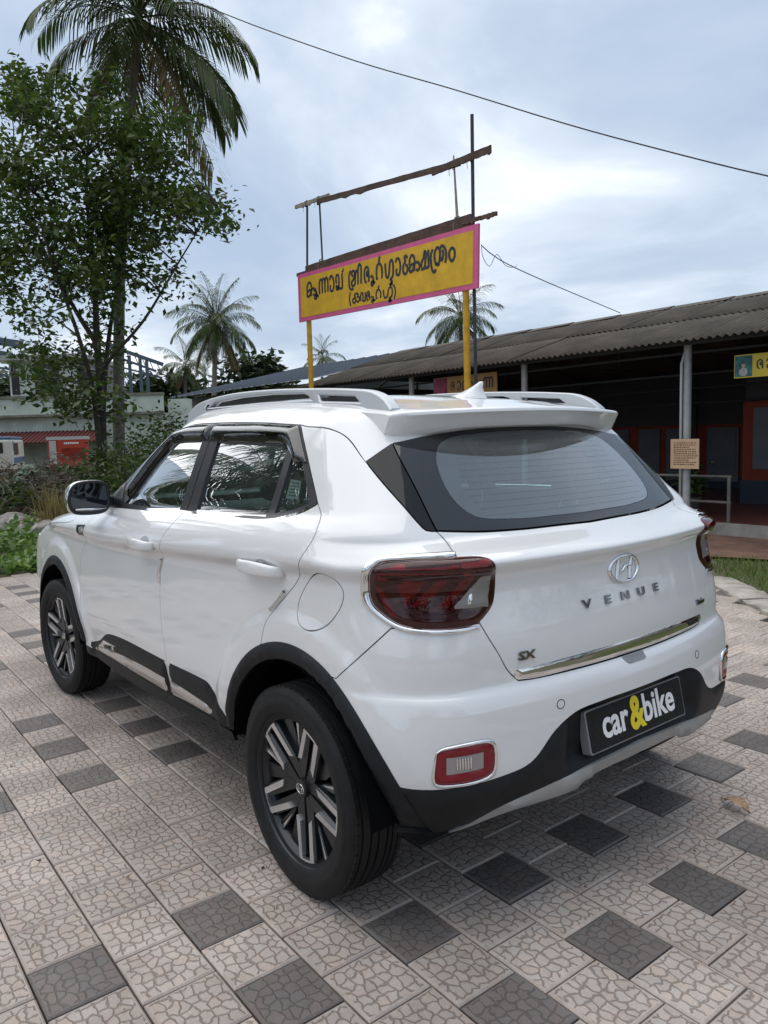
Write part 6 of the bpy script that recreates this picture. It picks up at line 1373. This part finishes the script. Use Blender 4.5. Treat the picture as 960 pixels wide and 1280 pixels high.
# ------------------------------------------------------------------ overgrown strip in front of the car
BROWN = leaf_mat('dry_leaves', (.060, .045, .028), (.17, .13, .085), .2, .8); WEED = leaf_mat('weed_green', (.055, .13, .018), (.19, .30, .055), .35, .45); STRAW = leaf_mat('straw', (.22, .17, .06), (.38, .30, .12), .3, .7)
def gpt(u, d): p = at(u, 557, d); return (p.x, p.y, -.03)
for i, (u, d, rx, rz, mat, n) in enumerate(((150, 13.6, 1.0, 1.45, LEAF, 1500), (185, 12.6, .9, 1.35, LEAF, 1300), (128, 14.2, .8, 1.2, LEAF, 1000), (205, 14.5, 1.0, 1.9, LEAF, 1300), (175, 15.5, 1.1, 2.0, LEAF, 1300), (222, 17, .9, 2.1, LEAFD, 900), (100, 15.2, .7, .8, LEAFD, 700), (15, 14.5, .9, .75, LEAFD, 900), (-12, 13.5, .8, .8, LEAF, 700), (42, 16.5, .8, .8, LEAFD, 700))):
    bush(gpt(u, d), rx, rz, n, .11, mat, 'tall dark green shrub beside the leafy tree' if rz > 1 else 'low dark shrub in the tangle of dry brush', 300+i, 'green shrubs by the tree' if rz > 1 else 'low shrubs in the brush')
for i, (u, d, rx, rz) in enumerate(((55, 15.5, .9, .95), (85, 14.6, .9, .85), (25, 17.5, 1.0, 1.05), (110, 16.4, .9, 1.1), (72, 18.2, 1.1, 1.2), (0, 19, 1.0, 1.0), (135, 13.0, .7, .75), (45, 13.6, .6, .45), (160, 12.4, .5, .6))):
    bush(gpt(u, d), rx, rz, 700, .10, BROWN, 'heap of dry brown brush in the overgrown strip', 340+i, 'dry brush heaps')
# dead twigs
tw = MB(); rt = random.Random(5)
for i in range(260):
    x, y, z = gpt(rt.uniform(-15, 190), rt.uniform(12.6, 18.5)); a = rt.uniform(0, 6.28); l_ = rt.uniform(.4, 1.1); h = rt.uniform(.05, .9); dz = rt.uniform(-.25, .45)
    tw.tube([(x, y, h), (x+l_*.5*math.cos(a), y+l_*.5*math.sin(a), h+dz*.6+.06), (x+l_*math.cos(a), y+l_*math.sin(a), h+dz)], [.010, .007, .003], 4, False)
tag(tw.build('dead_twigs', pmat('dead_twig', (.16, .125, .095), .9)), kind='stuff')
# creeping weeds at the edge of the paving
P = scatter([(7.05, 2.2), (9.0, 2.2), (12.0, 0.3), (12.2, -2.4), (9.6, -3.2), (7.05, -3.2)], 11000, 41); r = np.random.default_rng(2); bumpy = .10+.10*np.sin(P[:, 0]*2.1+.5)*np.cos(P[:, 1]*2.6)+.05*np.sin(P[:, 0]*5.1+P[:, 1]*4.3); P[:, 2] = np.maximum(.0, bumpy*r.uniform(.1, 1.25, len(P)))
V, F = leaf_cloud(P, .105, .4, .62, .1, 42); tag(mesh_np('creeping_weeds', V, F, WEED), kind='stuff')
V, F = blades(scatter([(7.05, 3.5), (18, 3), (24, -4), (20, -8), (12.5, -5), (7.05, -3.4)], 9000, 43, -.03), .16, .006, 44, .7); tag(mesh_np('rough_grass', V, F, GRASS), kind='stuff')
gx_, gy_, _ = gpt(63, 12.0); rs_ = np.random.default_rng(9); P = np.column_stack([gx_+rs_.normal(0, .10, 240), gy_+rs_.normal(0, .10, 240), np.full(240, -.03)]); V, F = blades(P, .60, .008, 10, .45)
V[:, 0] -= gx_; V[:, 1] -= gy_; gc_ = empty('grass_clump', (gx_, gy_, 0)); tag(gc_, 'upright clump of straw-yellow grass in front of the dry brush', 'grass'); o = mesh_np('grass_blades', V, F, STRAW, gc_); o['kind'] = 'stuff'
# stones along the weeds
STONE = pmat('rough_stone', (.30, .27, .25), .9, var=.4, vscale=9, bump=.7, bscale=20)
for i, (u, d, s_) in enumerate(((5, 12.6, .30), (24, 12.3, .26), (37, 12.0, .22), (47, 11.8, .24), (-8, 12.8, .22), (30, 11.6, .13), (15, 11.7, .12), (54, 11.5, .12))):
    bm = bmesh.new(); bmesh.ops.create_icosphere(bm, subdivisions=3, radius=1); r2 = random.Random(60+i); ph = [r2.uniform(0, 6) for _ in range(6)]
    for v in bm.verts:
        c = v.co; k = 1+.18*math.sin(3*c.x+ph[0])+.15*math.sin(4*c.y+ph[1])+.12*math.sin(5*c.z+ph[2])+.07*math.sin(9*c.x+7*c.y+ph[3])
        v.co = Vector((c.x*1.5, c.y*1.0, max(-.3, c.z*.62)))*k*s_
    me = bpy.data.meshes.new('stone'); bm.to_mesh(me); bm.free(); me.materials.append(STONE); o = bpy.data.objects.new('stone', me); COL.objects.link(o); x, y, z = gpt(u, d); o.location = (x, y, s_*.25); o.rotation_euler = (0, 0, r2.uniform(0, 6)); sharp(o, 28)
    tag(o, 'rough grey stone lying in a row between weeds and brush', 'stone', 'stones along the weeds')
# green tarpaulin heap
tv_ = []; tf_ = []; rq = np.random.default_rng(4); n = 14
for i in range(n+1):
    for j in range(n+1):
        x, y = (i/n-.5)*1.1, (j/n-.5)*1.1; q = max(0, 1-(abs(x)/.55)**2.2)*max(0, 1-(abs(y)/.55)**2.2); tv_.append((x, y, .62*q**.7+.05*math.sin(9*x+4*y)*q+.04*math.cos(13*y-3*x)*q))
for i in range(n):
    for j in range(n): a = i*(n+1)+j; tf_.append((a, a+n+1, a+n+2, a+1))
x, y, _ = gpt(37, 18.5); tp = mk('tarpaulin', tv_, tf_, pmat('green_tarpaulin', (.012, .10, .045), .5, var=.3, vscale=6), smooth=True); tp.location = (x, y, .25); tag(tp, 'crumpled green tarpaulin over a heap in the brush', 'tarpaulin')
mk('covered_heap', [(-.5,-.5,-.28),(.5,-.5,-.28),(.5,.5,-.28),(-.5,.5,-.28),(0,0,.4)], [(0,3,2,1),(0,1,4),(1,2,4),(2,3,4),(3,0,4)], BROWN, tp)
# pot plant in the hall
pp = empty('potted_plant', (3.95, -8.1, .15)); tag(pp, 'small potted plant on the red floor behind the railing', 'plant'); MB().lathe([(0, 0), (.11, 0), (.15, .22), (.16, .24), (.13, .24), (.12, .18), (0, .18)], 18, axis='z').build('pot', pmat('grey_pot', (.10, .10, .10), .8), pp, smooth=True)
r = np.random.default_rng(5); P = r.normal(size=(260, 3))*[.11, .11, .13]+[0, 0, .48]; V, F = leaf_cloud(P, .09, .3, .5, .1, 6); mesh_np('foliage', V, F, LEAF, pp)['kind'] = 'stuff'
MB().tube([(0, 0, .18), (.02, 0, .35), (0, .02, .5)], .012, 6).build('stem', BARK, pp)

# grit, leaf bits and sand lying on the paving
rg2 = np.random.default_rng(77); P = np.column_stack([rg2.uniform(-1.3, 6.9, 420), rg2.uniform(-3.0, 3.0, 420), np.full(420, .006)]); V, F = leaf_cloud(P, .016, .6, .6, 0, 78); V[:, 2] = np.clip(V[:, 2], .004, .016)
tag(mesh_np('paving_litter', V, F, leaf_mat('litter_brown', (.05, .035, .022), (.22, .16, .10), .1, .9)), kind='stuff')
